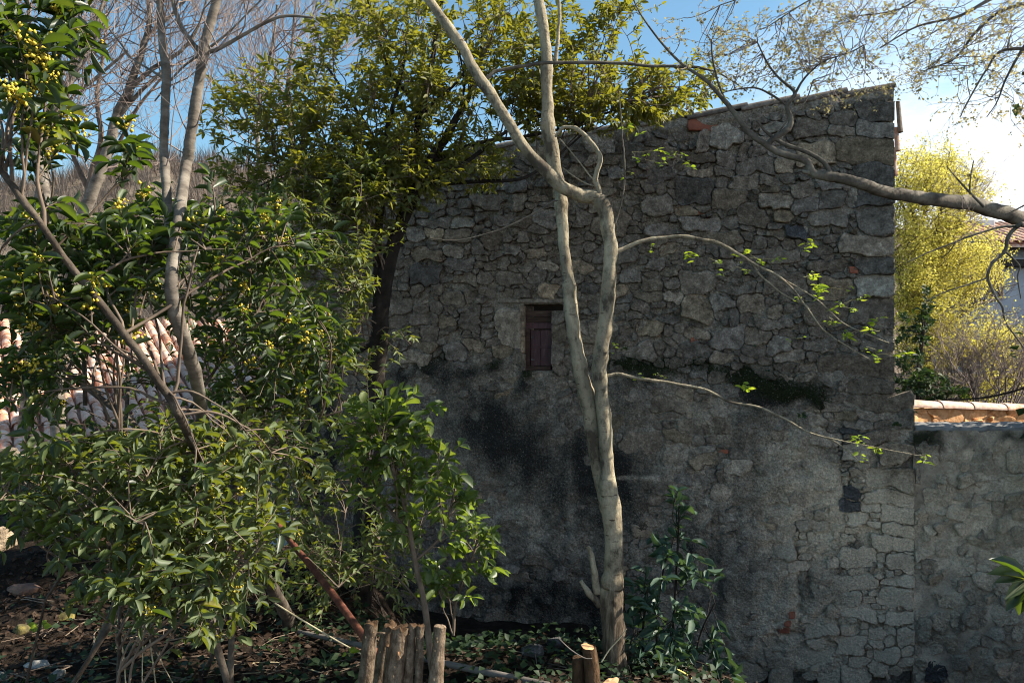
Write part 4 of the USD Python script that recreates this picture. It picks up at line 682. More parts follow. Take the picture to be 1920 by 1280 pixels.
# --- the tree at the right whose long limb reaches in over the wall
YR = 4.5
over = Thing('overhanging_tree', 'grey tree beyond the right edge whose long bare limb reaches across the wall top', 'tree', (6.2, 6.8, .2))
LR = [('trunk', [(2230, 1200, 44, 6.8), (2222, 900, 38, 6.8), (2215, 700, 35, 6.8), (2210, 520, 33, 6.8), (2225, 300, 28, 6.8), (2235, 60, 24, 6.8), (2240, -250, 18, 6.8), (2230, -600, 10, 6.8)]),
      ('limb', [(2210, 580, 22, 6.8), (2120, 500, 17, 6.3), (2010, 440, 15, 5.7), (1920, 411, 14, 5.2), (1851, 391, 13.5, 5.0), (1818, 380, 14, 4.9), (1780, 377, 12.4, 4.8), (1734, 372, 12, 4.7), (1666, 361, 11.4, 4.6), (1616, 345, 10.4, 4.5), (1566, 333, 9.6), (1540, 329, 9), (1522, 322, 7.4), (1512, 302, 7), (1485, 293, 6.8), (1460, 286, 6.4), (1438, 272, 6), (1408, 252, 5.4), (1381, 218, 4.8), (1361, 192, 4.4), (1340, 168, 3.8), (1320, 148, 3.2), (1280, 121, 2.6), (1240, 80, 2), (1200, 25, 1.5), (1180, -20, 1.2)])]
LR += [('limb', p) for p in ([(1558, 330, 5), (1553, 318, 4.4), (1545, 305, 4), (1515, 286, 3.8), (1468, 269, 3.4), (1438, 249, 2.8), (1421, 228, 1.8)], [(1440, 273, 5.5), (1448, 262, 5.4), (1466, 250, 5.6), (1480, 238, 5.4), (1483, 222, 4.6), (1478, 208, 4.4), (1476, 196, 4.2), (1490, 178, 3.8), (1484, 166, 2.8), (1461, 147, 2.2), (1440, 120, 1.7), (1420, 80, 1.3)], [(1490, 177, 2.6), (1510, 145, 2), (1545, 115, 1.6), (1590, 100, 1.3), (1620, 85, 1)], [(1478, 200, 2.4), (1450, 180, 2), (1415, 165, 1.6), (1370, 170, 1.2), (1340, 180, 1)], [(1525, 324, 5), (1512, 323, 4.2), (1504, 321, 3)], [(1362, 195, 2.4), (1345, 150, 2), (1336, 110, 1.7), (1334, 75, 1.4)], [(1455, 253, 1.8), (1480, 222, 1.5), (1510, 190, 1.2), (1525, 150, 1)],
      [(1960, 424, 6, 5.2), (1920, 421, 5), (1906, 426, 4), (1890, 445, 3.6), (1884, 471, 3.2), (1861, 492, 3), (1852, 520, 2.6), (1866, 555, 2.2), (1879, 575, 1.9), (1885, 603, 1.6), (1908, 636, 1.3), (1925, 660, 1)], [(1908, 424, 2.8), (1880, 425, 2.6), (1859, 430, 2.4), (1812, 445, 2.1), (1791, 454, 1.9), (1737, 475, 1.3), (1700, 492, 1)], [(1884, 471, 2), (1900, 485, 1.8), (1912, 500, 1.5), (1908, 520, 1.3), (1914, 560, 1)], [(1852, 521, 1.8), (1810, 535, 1.5), (1770, 548, 1.2), (1735, 565, .9)], [(1792, 454, 1.4), (1780, 472, 1.1), (1765, 484, .8)], [(1845, 388, 2.8), (1825, 368, 2.4), (1810, 352, 2), (1790, 330, 1.4), (1775, 312, 1)], [(1818, 360, 1.8), (1820, 330, 1.3), (1826, 300, .9)], [(1930, 380, 2), (1905, 393, 1.5), (1885, 402, 1)],
      [(2226, 280, 12, 6.8), (2150, 160, 10, 6), (2060, 60, 9), (1960, 0, 6), (1880, -10, 4), (1800, 30, 2.6), (1720, 50, 1.8), (1650, 90, 1.2)], [(2226, 330, 10, 6.8), (2130, 230, 8, 5.6), (2040, 160, 6), (1950, 100, 4), (1880, 95, 2.6), (1850, 130, 2), (1815, 190, 1.4), (1800, 220, 1)], [(1960, 0, 4), (1880, 20, 3), (1830, 60, 2.4), (1790, 110, 1.6), (1740, 130, 1)], [(2060, 60, 5), (1990, 40, 4), (1940, 60, 3), (1890, 140, 2), (1870, 190, 1.2), (1850, 220, .9)], [(1880, -10, 3), (1820, -30, 2.4), (1740, -10, 1.8), (1680, 20, 1.3), (1610, 30, .9)], [(2235, 100, 9, 6.8), (2100, -20, 8, 5.4), (2000, -80, 6), (1850, -110, 4), (1700, -70, 3), (1600, -30, 2), (1520, 0, 1.4), (1440, 50, .9)], [(1700, -70, 2.4), (1560, -60, 1.8), (1440, -20, 1.3), (1350, 10, 1)])]
sk_over = tree_limbs(over, LR, YR, M_LIMB, k=12, seed=6)
def bud_twigs(thing, regs, sk, seed, L=(.18, .4), dirv=(-.4, 0, -.2), mat=M_PURPLE, leafmat=M_BUD, nb=7, leaf=(.012, .024), r0=.0022, levels=1, kids=(3, 6), wander=.5, lname='bud_foliage', singles=0, ratio=.35):
    r = np.random.default_rng(seed); tw, lv = Buf(), Leaves(); tree_ = cKDTree(sk[:, :3])
    for t in region_targets(r, regs):
        _, j = tree_.query(t); b = sk[j, :3]; mid = (b + t) / 2 + r.normal(size=3) * np.linalg.norm(t - b) * .12
        tw.add(*tube(bezier(b, mid, t, 7), np.linspace(r0 * 1.4, r0, 7), 4, cap=False))
        out = []; tips = []; grow(out, t, unit(t - b) + np.array(dirv), r.uniform(*L), r0, levels, r, wander, 0, kids, .6, .8, .0008, 5, tips)
        for p, rd, lev in out: tw.add(*tube(p, rd, 3, cap=False))
        for p in tips:
            n = nb; i = r.integers(1, len(p), n); az = r.normal(size=(n, 3)); ln = r.uniform(*leaf, n)
            lv.add(p[i] + r.normal(size=(n, 3)) * .006, az, r.normal(size=(n, 3)), ln, ln * ratio)
    thing.part('twigs', tw, mat, kind='stuff'); lv.emit(thing, leafmat, T_SMALL, singles, stuff=lname)
bud_twigs(over, [(1760, 60, 190, 80, 4.2, 5.2, 70), (1870, 110, 90, 90, 4.2, 5, 40), (1640, 20, 90, 50, 4.3, 5.2, 20)], sk_over[sk_over[:, 0] / sk_over[:, 1] * F + 960 > 1590], 61)
bud_twigs(over, [(1440, 90, 140, 60, 4.3, 4.9, 52), (1570, 110, 90, 50, 4.3, 4.9, 26), (1330, 90, 90, 70, 4.3, 4.8, 16), (1500, 130, 120, 35, 4.4, 4.8, 22)], sk_over[(sk_over[:, 0] / sk_over[:, 1] * F + 960 < 1640) & (sk_over[:, 2] > P(0, 260, YR)[2])], 62, L=(.12, .28), dirv=(0, 0, .2))
bud_twigs(over, [(1850, 440, 60, 40, 4.4, 4.6, 5), (1880, 560, 30, 60, 4.4, 4.6, 4)], sk_over[sk_over[:, 0] / sk_over[:, 1] * F + 960 > 1700], 63, nb=1)
rq = np.random.default_rng(66); lv = Leaves(); n = 10000; zz = rq.uniform(.6, 9.9, n); th = rq.uniform(0, 6.283, n); rr = np.sqrt(rq.random(n)) * np.interp(zz, [.6, 2, 7, 9.9], [.6, 1.25, 1.2, .3]) * (1 + .2 * np.sin(3 * th + zz * 2))
lv.add(np.c_[7.05 + rr * np.cos(th), 7.75 + rr * np.sin(th), zz], rq.normal(size=(n, 3)) - [0, 0, .5], rq.normal(size=(n, 3)) * .6 + [0, 0, 1], rq.uniform(.08, .14, n), rq.uniform(.03, .06, n)); lv.emit(over, M_IVY, T_SMALL, 0, stuff='ivy_cladding')  # dense leaf mass added out of view to shade the wall foot
bud_twigs(over, [(1880, -250, 300, 180, 3.6, 5.6, 26), (2250, -200, 250, 250, 3.6, 5.6, 22)], sk_over, 64, L=(.3, .6))
# --- left pale twin tree and the bare trees behind it
def bare_tree(label, limbs, Y, seed, mat=M_GREYBARK, spawn=40, L=(.8, 1.7), levels=2, r0=.012, up=.12, side=0.0, top=.25, kids=(3, 5), twmat=M_PURPLE, rmin=.0028, group=None, base=None, name='bare_tree', ang=.6):
    r = np.random.default_rng(seed); last = limbs[0][1] if isinstance(limbs[0][0], str) else limbs[0]
    t = Thing(name, label, 'tree', P(last[0][0], last[0][1], Y), group); sk = tree_limbs(t, limbs, Y, mat, 'limb', 12, .06, seed)
    py = 640 - (sk[:, 2] - EYE) / sk[:, 1] * F; ok = np.flatnonzero(py < 330); tw = Buf()
    for j in r.choice(ok, spawn):
        a = r.uniform(0, 6.28); d = np.array([math.cos(a) + side, math.sin(a) * .6, r.uniform(.1, .8)]); out = []
        grow(out, sk[j, :3], d, r.uniform(*L), min(r0, sk[j, 3] * .5), levels, r, .32, up, kids, .62, ang, rmin, 6)
        for p, rd, lev in out: tw.add(*tube(p, rd, 4 if lev else 3, cap=False))
    t.part('twigs', tw, twmat, kind='stuff'); return t, sk
left, sk_left = bare_tree('pale grey twin stemmed tree rising through the left laurel bush', [('trunk', [(392, 960, 14, 5.2), (388, 860, 12.5, 4.6), (377, 770, 11.5, 3.9), (368, 710, 12, 3.5), (352, 655, 12.5, 3.3), (336, 610, 12.5, 3.2), (325, 565, 12.5, 3.15), (322, 520, 11.5, 3.15), (330, 450, 11, 3.2), (338, 395, 11, 3.3), (341, 365, 10.5, 3.45), (349, 315, 10), (356, 269, 10), (366, 202, 9.8), (374, 150, 9.4), (382, 100, 10), (392, 50, 8.5), (407, -2, 8), (420, -60, 7)]),
     ('stem', [(326, 520, 9, 3.15), (318, 440, 8.6, 3.3), (312, 353, 8.4, 3.55), (308, 290, 8.2), (308, 240, 8), (310, 190, 8), (312, 140, 8.4), (306, 90, 7.6), (302, 40, 7.2), (300, -2, 7), (298, -60, 6.5)]), [(382, 98, 5.5), (370, 92, 5), (352, 70, 4.6), (338, 45, 4.4), (326, 10, 4.2), (318, -30, 4)], [(388, 98, 4.6), (410, 92, 3.8), (454, 67, 3.4), (504, 40, 3), (538, 30, 2.7), (588, 33, 2)], [(308, 148, 3), (280, 130, 2.4), (245, 108, 2), (225, 80, 1.7), (205, 55, 1.4)], [(395, 88, 2.6), (430, 60, 2.2), (470, 20, 1.8), (500, -10, 1.5)], [(376, 102, 2.4), (350, 120, 2), (325, 145, 1.8), (290, 190, 1.4)]], 3.7, 71, spawn=26, L=(.3, .75), levels=2, r0=.004, rmin=.001, name='pale_tree')
GB = 'leafless trees behind the left bush'
bt = []
bt.append(bare_tree('leafless pale tree leaning right, nearest the left edge', [('trunk', [(95, 480, 12), (80, 350, 10.5), (66, 270, 10), (55, 190, 9), (50, 130, 8), (30, 20, 6), (15, -60, 5)]), [(60, 250, 6), (100, 200, 5), (140, 140, 4), (175, 60, 3), (200, -20, 2.4)]], 9.5, 72, spawn=34, group=GB))
bt.append(bare_tree('leafless sunlit tree with a Y fork left of the twin stems', [('trunk', [(70, 400, 9), (95, 250, 8.5), (112, 200, 8), (128, 160, 7.4), (140, 110, 6.4), (160, 70, 5.4), (188, 20, 4.4), (215, -40, 3.6)]), [(112, 195, 5), (108, 150, 4.6), (112, 100, 4), (128, 40, 3.2), (135, -30, 2.6)], [(135, 178, 4), (170, 155, 3.2), (205, 125, 2.6), (240, 95, 2)]], 10.5, 73, spawn=34, group=GB))
bt.append(bare_tree('darker leafless tree directly left of the twin stems', [('trunk', [(150, 420, 11), (185, 330, 10), (205, 270, 9), (222, 210, 8.4), (240, 175, 8), (252, 140, 7), (268, 90, 6), (280, 40, 5), (275, -40, 4)]), [(246, 165, 5), (285, 130, 4.2), (340, 95, 3.4), (372, 50, 2.6), (390, -10, 2)], [(225, 215, 4.4), (265, 170, 3.6), (320, 120, 3)], [(272, 75, 3.6), (290, 55, 3), (330, 20, 2.4), (360, -20, 2)]], 11, 74, mat=M_GREYBARK, spawn=36, group=GB))
bt.append(bare_tree('thin leafless tree right of the twin stems', [('trunk', [(505, 420, 5), (486, 300, 4.6), (483, 240, 4), (490, 160, 3.4), (510, 90, 2.6), (520, 10, 2)]), [(486, 270, 2.6), (455, 200, 2), (440, 130, 1.5)], [(488, 190, 2.4), (530, 140, 2), (560, 80, 1.5)]], 12, 75, spawn=34, L=(.7, 1.6), group=GB))
bt.append(bare_tree('leafless tree with many upright shoots far behind the left bush', [('trunk', [(170, 480, 8), (165, 380, 7.4), (175, 320, 6.6), (190, 260, 5), (182, 180, 4), (195, 100, 3), (200, 20, 2)]), [(168, 360, 5), (140, 300, 4), (120, 240, 3), (80, 160, 2)], [(172, 330, 4), (215, 280, 3.4), (260, 200, 2.6), (300, 150, 2)]], 14, 76, spawn=30, L=(1.0, 2.0), group=GB, mat=M_TWIG))

bt.append(bare_tree('slender leafless tree nearest the laurel crown', [('trunk', [(560, 480, 6), (556, 330, 5.4), (545, 240, 5), (540, 160, 4), (548, 80, 3), (555, 0, 2)]), [(545, 240, 3), (500, 180, 2.4), (460, 120, 1.8)], [(541, 170, 2.6), (580, 110, 2), (600, 60, 1.5)]], 13, 77, spawn=40, L=(.8, 1.7), group=GB))
# --- dark laurel tree beside the wall
YB = 7.4
bay = Thing('laurel_tree', 'dark trunked laurel tree with yellow flowered crown against the left end of the wall', 'tree', P(690, 1060, YB))
LB = [('trunk', [(672, 1180, 24), (684, 1000, 22), (694, 860, 21), (702, 740, 19), (708, 660, 17), (714, 590, 16), (720, 530, 16), (735, 470, 14), (752, 420, 13), (771, 375, 12.5), (790, 335, 11), (812, 295, 9.6), (838, 255, 8), (860, 215, 6.4), (880, 180, 5), (900, 120, 3.4), (905, 60, 2.4)]),
      ('stem', [(712, 620, 10), (708, 560, 9), (707, 480, 8), (710, 420, 7.4), (716, 370, 7), (722, 300, 6), (728, 235, 5), (745, 170, 4), (760, 100, 3), (765, 30, 2.2)]),
      ('stem', [(752, 425, 9), (762, 380, 8.4), (773, 330, 8), (781, 270, 7.4), (786, 215, 7), (797, 170, 6), (808, 128, 5), (818, 60, 4), (830, -10, 3)]), [(786, 210, 4.4), (760, 170, 3.6), (735, 145, 3), (722, 110, 2.6), (711, 77, 2.3), (700, 40, 2), (688, -5, 1.8)], [(790, 215, 4.4), (808, 197, 3.8), (828, 180, 3.2), (860, 150, 2.5), (890, 100, 2)],
      [(775, 380, 6), (800, 345, 5), (850, 320, 4.4), (900, 285, 4), (945, 250, 3.2), (990, 225, 2.6), (1060, 205, 2), (1130, 190, 1.6)], [(790, 350, 5), (830, 345, 4), (900, 340, 3.6), (960, 338, 3.2), (1000, 325, 2.8), (1060, 280, 2.2), (1110, 235, 1.6)], [(800, 312, 4.6), (850, 285, 4), (910, 265, 3.6), (970, 258, 3.2), (1060, 240, 2.6), (1130, 215, 2), (1220, 180, 1.4)], [(722, 300, 3.4), (690, 240, 3), (650, 180, 2.4), (610, 120, 1.8)], [(708, 480, 4), (670, 420, 3.4), (620, 370, 2.8), (560, 320, 2.2), (500, 280, 1.6)], [(706, 640, 5), (670, 660, 4), (625, 690, 3)], [(728, 330, 2.6), (690, 340, 2), (620, 300, 1.8), (540, 330, 1.6), (470, 365, 1.2)], [(812, 295, 3), (840, 250, 2.4), (870, 170, 2), (860, 90, 1.5)], [(560, 322, 1.8), (500, 365, 1.4), (450, 390, 1)], [(690, 350, 2.2), (640, 298, 2), (560, 316, 1.9), (495, 345, 1.7), (420, 385, 1.4), (360, 415, 1)]]
sk_bay = tree_limbs(bay, LB, YB, M_DARKBARK, k=14, lump=.06, seed=8)
BAYR = [(700, 120, 143, 143, 6.6, 8.3, 130), (850, 90, 209, 121, 6.6, 8.3, 150), (1020, 110, 132, 110, 6.9, 8.2, 70), (940, 190, 187, 77, 7.0, 8.3, 80), (1150, 175, 176, 50, 7.0, 8.2, 75), (1220, 160, 121, 55, 7.2, 8.2, 40), (1120, 210, 121, 38, 7.0, 8.0, 40), (1110, 60, 77, 66, 7, 8, 16), (680, 260, 132, 88, 6.6, 8.0, 70), (590, 300, 99, 88, 6.6, 8, 50), (470, 170, 77, 66, 6.6, 8, 16), (760, 300, 121, 55, 6.8, 8.0, 30), (450, 260, 66, 88, 6.6, 7.6, 18), (1180, 20, 66, 28, 7, 8, 12)]
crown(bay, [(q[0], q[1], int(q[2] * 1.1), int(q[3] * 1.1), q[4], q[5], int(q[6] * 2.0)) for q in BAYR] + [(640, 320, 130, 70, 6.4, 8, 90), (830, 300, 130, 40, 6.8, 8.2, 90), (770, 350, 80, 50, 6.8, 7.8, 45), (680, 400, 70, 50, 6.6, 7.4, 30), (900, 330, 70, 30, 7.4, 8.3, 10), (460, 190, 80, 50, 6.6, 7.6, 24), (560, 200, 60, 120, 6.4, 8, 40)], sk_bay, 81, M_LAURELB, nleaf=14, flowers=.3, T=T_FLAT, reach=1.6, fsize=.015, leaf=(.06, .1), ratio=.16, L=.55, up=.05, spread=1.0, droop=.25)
crown(bay, [(610, 420, 90, 100, 6.2, 7.3, 70), (520, 470, 110, 120, 6.2, 7.3, 80), (640, 560, 70, 120, 6.2, 7.2, 60), (560, 640, 90, 100, 6.0, 7.2, 60), (650, 760, 60, 120, 6.0, 7.0, 40), (640, 1000, 110, 120, 5.9, 7.2, 100), (560, 1080, 80, 110, 5.8, 6.8, 50), (740, 1050, 70, 100, 6.2, 7.4, 50), (700, 420, 70, 60, 6.6, 7.4, 20), (735, 650, 60, 30, 6.6, 7.2, 8), (440, 380, 60, 60, 6.4, 7.4, 24), (640, 330, 90, 70, 6.4, 7.4, 60), (720, 330, 60, 60, 6.6, 7.4, 30), (600, 520, 110, 150, 6.2, 7.4, 120), (480, 330, 70, 60, 6.4, 7.4, 30)], sk_bay, 82, M_LAUREL, nleaf=11, flowers=.12, T=T_FLAT, reach=1.2, leaf=(.06, .09), stuff='lower_foliage')
# --- the laurel bush filling the left foreground
bush = Thing('laurel_bush', 'large yellow flowering laurel bush with crossing stems filling the left foreground', 'bush', P(520, 1140, 4.0))
LF = [('stem', [(540, 1155, 12, 5.9), (504, 1092, 11, 5.4), (460, 1018, 10, 4.8), (437, 984, 9.6, 4.5), (395, 900, 9.4, 4.0), (360, 830, 8.4, 3.5), (336, 779, 8, 3.2), (316, 742, 7.8, 3.15), (296, 715, 7.6, 3.1), (269, 672, 7.2, 3.05), (232, 625, 7, 3.0), (190, 570, 6.8, 2.95), (128, 494, 6.4, 2.9), (84, 430, 6, 2.8), (34, 363, 6.6, 2.75), (0, 316, 6, 2.75), (-60, 230, 5, 2.7)]),
      ('stem', [(300, 850, 6, 4.4), (255, 800, 6, 4.4), (215, 766, 6, 4.4), (188, 746, 5.8, 4.4), (141, 709, 5.4, 4.4), (110, 680, 5, 4.4), (60, 600, 4, 4.3), (20, 520, 3, 4.2)]), ('stem', [(440, 900, 5, 4.6), (444, 833, 5, 4.6), (452, 766, 5, 4.6), (454, 722, 5, 4.6), (440, 672, 4.8, 4.6), (403, 628, 4.6, 4.5), (370, 588, 4.4, 4.5), (340, 560, 4.2, 4.5), (312, 534, 4, 4.5), (260, 480, 3.4, 4.4), (200, 420, 2.6, 4.3)]),
      ('stem', [(300, 1240, 4, 5.1), (262, 1120, 5, 4.7), (240, 980, 4.6, 4.2), (225, 880, 4, 3.9), (215, 800, 3.4, 3.8)]), ('stem', [(230, 880, 3, 3.8), (240, 700, 3.6, 4.6), (228, 640, 3.2, 4.6), (222, 560, 3, 4.6)]), ('stem', [(170, 1235, 7, 5.2), (205, 1160, 6.6, 4.9), (235, 1090, 6, 4.6), (260, 1030, 5.6, 4.3), (275, 950, 5, 4.2), (290, 860, 4.4, 4.2)]), ('stem', [(85, 1125, 2.6, 3.9), (115, 1080, 2.8, 3.9), (160, 1020, 2.6, 3.9), (200, 980, 2.4, 3.9)]), ('stem', [(160, 760, 4, 4.7), (158, 690, 3.8, 4.7), (150, 600, 3.4, 4.7)]), ('stem', [(385, 1262, 4.4, 5.0), (402, 1215, 4, 4.7), (412, 1140, 3.6, 4.2), (420, 1060, 3.2, 3.8)]), ('stem', [(0, 600, 4, 3.2), (60, 520, 3.4, 3.2), (90, 420, 2.8, 3.2), (60, 300, 2.2, 3.2)]), ('stem', [(228, 850, 2, 3.6), (222, 800, 2, 3.6), (236, 930, 2, 3.6)]),
      ('stem', [(380, 900, 4, 4.2), (480, 860, 3.2, 4.3), (560, 800, 2.6, 4.4), (640, 770, 2, 4.5)]), ('stem', [(340, 790, 3.6, 3.8), (440, 640, 3, 4.0), (520, 540, 2.4, 4.2)])]
sk_bush = tree_limbs(bush, LF, 4.0, M_BROWNBARK, k=10, seed=9)
crown(bush, [(90, 90, 101, 90, 2.7, 3.2, 34), (40, 130, 67, 67, 2.6, 3.0, 19), (30, 20, 78, 45, 2.7, 3.1, 12), (130, 275, 146, 34, 2.8, 3.4, 22), (60, 250, 78, 45, 2.7, 3.2, 14), (250, 290, 67, 22, 3.0, 3.5, 8)], sk_bush, 91, M_LAUREL, leaf=(.065, .105), nleaf=9, flowers=.4, T=T_LAUREL, singles=90, reach=.6, r=(.003, .0015), L=.42, ratio=.145, fsize=.034, stuff='upper_foliage', clear=[(300, 398, 470, 800, 3.75, .8), (215, 345, 610, 790, 3.2, .7), (60, 140, 400, 500, 3.0, .6), (60, 300, 240, 380, 3.6, .45), (95, 440, 640, 800, 9, .35)])
crown(bush, [(160, 430, 190, 56, 2.9, 3.7, 62), (400, 430, 202, 56, 3.2, 4.3, 74), (90, 520, 112, 78, 2.8, 3.5, 46), (250, 520, 168, 67, 3.1, 4.0, 62), (500, 480, 112, 67, 3.6, 4.5, 50), (60, 640, 78, 78, 2.9, 3.6, 31), (170, 600, 90, 45, 3.0, 3.6, 14), (480, 600, 123, 67, 3.7, 4.6, 53), (600, 640, 67, 67, 4.2, 5.0, 25), (540, 700, 123, 67, 3.8, 4.8, 56), (30, 760, 56, 67, 3.0, 3.8, 16), (400, 720, 45, 45, 4.0, 4.6, 9)], sk_bush, 92, M_LAUREL, leaf=(.058, .1), nleaf=10, flowers=.3, T=T_LAUREL, singles=110, reach=.7, L=.42, ratio=.145, fsize=.032, stuff='middle_foliage', clear=[(300, 398, 470, 800, 3.75, .8), (215, 345, 610, 790, 3.2, .7), (60, 140, 400, 500, 3.0, .6), (60, 300, 240, 380, 3.6, .45), (95, 440, 640, 800, 9, .35)])
crown(bush, [(120, 860, 146, 45, 3.0, 3.9, 40), (320, 820, 168, 56, 3.3, 4.2, 68), (520, 820, 123, 78, 3.8, 4.8, 68), (60, 930, 78, 45, 3.0, 3.8, 22), (200, 930, 146, 67, 3.1, 3.9, 46), (400, 920, 146, 67, 3.4, 4.3, 68), (300, 1020, 134, 67, 3.0, 3.8, 46), (420, 1040, 90, 67, 3.2, 4.0, 34), (220, 1100, 101, 34, 2.9, 3.4, 11), (330, 1110, 101, 56, 3.0, 3.6, 23), (410, 1150, 67, 56, 3.1, 3.6, 16), (560, 960, 67, 67, 4.2, 5, 22), (500, 1060, 67, 67, 3.9, 4.6, 16), (180, 1020, 130, 60, 3.0, 3.8, 24), (300, 1080, 140, 60, 3.0, 3.7, 26), (420, 980, 110, 70, 3.2, 4.0, 26), (100, 960, 110, 50, 3.0, 3.8, 14), (380, 860, 160, 60, 3.2, 4.0, 30)], sk_bush, 93, M_LAUREL, leaf=(.048, .088), nleaf=9, flowers=.07, T=T_LAUREL, singles=100, reach=.65, L=.4, fsize=.026, stuff='lower_foliage', ratio=.165, clear=[(300, 398, 470, 800, 3.75, .8), (215, 345, 610, 790, 3.2, .7), (60, 140, 400, 500, 3.0, .6), (60, 300, 240, 380, 3.6, .45), (95, 440, 640, 800, 9, .35)])
crown(bush, [(120, 560, 140, 90, 4.4, 5.4, 34), (420, 580, 130, 80, 4.6, 5.6, 36), (250, 470, 200, 60, 4.6, 5.6, 36), (330, 700, 150, 60, 4.4, 5.4, 20), (60, 720, 70, 70, 4.4, 5.2, 14), (450, 800, 150, 80, 4.6, 5.6, 40), (150, 880, 150, 60, 4.4, 5.2, 30), (480, 950, 120, 90, 4.6, 5.6, 34), (330, 1000, 150, 70, 4.4, 5.2, 30), (330, 430, 250, 40, 4.6, 5.6, 30), (330, 520, 200, 60, 4.2, 5.0, 30), (520, 600, 110, 90, 4.4, 5.4, 40), (80, 640, 90, 60, 4, 5, 16)], sk_bush, 97, M_LAUREL, leaf=(.055, .09), nleaf=9, flowers=.1, T=T_FLAT, reach=.8, L=.45, fsize=.009, stuff='inner_foliage')
# --- sunlit sapling laurel between the bush and the wall
sap = Thing('laurel_sapling', 'sunlit young laurel with broad glossy leaves left of the cut logs', 'bush', P(806, 1250, 5.0))
sk_sap = tree_limbs(sap, [('stem', [(812, 1270, 7), (806, 1220, 6.4), (797, 1140, 6), (780, 1060, 5), (765, 980, 4.2), (745, 890, 3.6), (720, 800, 2.6)]), [(770, 1000, 3), (720, 940, 2.6), (680, 860, 2)], [(780, 1050, 3), (830, 1000, 2.4), (850, 930, 1.8)], [(850, 1190, 3, 5.4), (855, 1130, 2.6, 5.4), (880, 1060, 2.2, 5.4), (900, 1000, 1.8, 5.4)], [(797, 1140, 2, 5), (740, 1080, 1.8, 5), (670, 1050, 1.4, 5)]], 5.0, M_TWIG, k=8, seed=10)
crown(sap, [(730, 760, 75, 35, 4.7, 5.3, 20), (690, 830, 60, 60, 4.6, 5.3, 18), (770, 830, 60, 50, 4.7, 5.3, 20), (740, 900, 90, 50, 4.6, 5.3, 24), (830, 900, 40, 50, 4.8, 5.4, 10), (780, 980, 60, 40, 4.7, 5.3, 12), (860, 960, 40, 50, 4.9, 5.5, 10), (890, 1020, 50, 40, 5.0, 5.6, 12), (830, 1080, 70, 30, 4.9, 5.4, 10), (930, 1060, 30, 20, 5.1, 5.6, 4), (860, 1110, 40, 30, 5.1, 5.5, 4)], sk_sap, 94, M_SUNYOUNGLAUREL, leaf=(.075, .11), nleaf=9, flowers=.05, T=T_LAUREL, singles=200, reach=.5, L=.26, ratio=.23)
# --- shrub right of the trunk
shr = Thing('spindle_shrub', 'blue green evergreen shrub growing just right of the pale trunk base', 'bush', P(1240, 1300, 5.3))
sk_shr = tree_limbs(shr, [('stem', [(1262, 1330, 3.4), (1262, 1200, 3), (1268, 1080, 2.4), (1272, 1000, 1.8), (1273, 950, 1.3)]), ('stem', [(1215, 1330, 3), (1205, 1200, 2.4), (1215, 1100, 1.8)]), ('stem', [(1290, 1330, 2.6), (1310, 1200, 2), (1340, 1130, 1.5)]), ('stem', [(1250, 1310, 2.4), (1230, 1180, 2), (1245, 1060, 1.5)])], 5.3, M_DARKBARK, k=6, seed=11)
crown(shr, [(1273, 960, 19, 19, 5.2, 5.4, 3), (1275, 1010, 42, 30, 5.1, 5.5, 4), (1250, 1070, 66, 42, 5.0, 5.5, 7), (1220, 1120, 48, 48, 4.9, 5.4, 6), (1310, 1110, 60, 48, 5.0, 5.5, 6), (1230, 1190, 72, 48, 4.9, 5.4, 10), (1310, 1180, 72, 48, 5.0, 5.5, 7), (1225, 1260, 66, 48, 4.8, 5.3, 10), (1330, 1250, 72, 24, 5.0, 5.4, 4), (1270, 1240, 48, 36, 5.0, 5.4, 5)], sk_shr, 95, M_BLUELEAF, leaf=(.085, .13), nleaf=8, T=T_LAUREL, singles=240, reach=.5, L=.22, ratio=.19, twmat=M_DARKBARK)
# --- sprig at the right edge, part of an evergreen standing out of frame
edge_ = Thing('evergreen_tree', 'evergreen whose leafy sprig pokes in at the right edge before the low wall', 'tree', (3.55, 3.9, .9))
r7 = np.random.default_rng(7)
sk_edge = tree_limbs(edge_, [('trunk', [(2330, 1500, 34, 3.9), (2300, 1000, 28, 3.9), (2292, 720, 14, 3.9), (2300, 560, 4, 3.9)]), ('limb', [(2300, 1100, 9, 3.7), (2120, 1080, 6, 3.3), (2000, 1075, 4.4, 3.1), (1930, 1085, 3.4, 3.0)])], 3.9, M_DARKBARK, seed=12)
lv = Leaves(); tw = Buf()
c = P(1926, 1086, 3.0)
for ex, ey in [(1855, 1066), (1862, 1042), (1882, 1140), (1893, 1120), (1905, 1150), (1900, 1105), (1945, 1040), (1950, 1120), (1935, 1150), (1870, 1090)]:
    t = P(ex, ey, 3.0 + r7.uniform(-.08, .04)); lv.add(c + r7.normal(size=3) * .006, t - c, np.array([0, -.35, .8]) + r7.normal(size=3) * .2, np.linalg.norm(t - c), np.linalg.norm(t - c) * .17)
lv.emit(edge_, M_LAUREL, T_LAUREL, 12)
crown(edge_, [(2330, 760, 190, 240, 3.0, 4.4, 70), (2300, 1000, 170, 250, 2.8, 4.4, 70)], sk_edge, 96, M_LAUREL, nleaf=12, T=T_FLAT, reach=1.2)
print('foliage done')

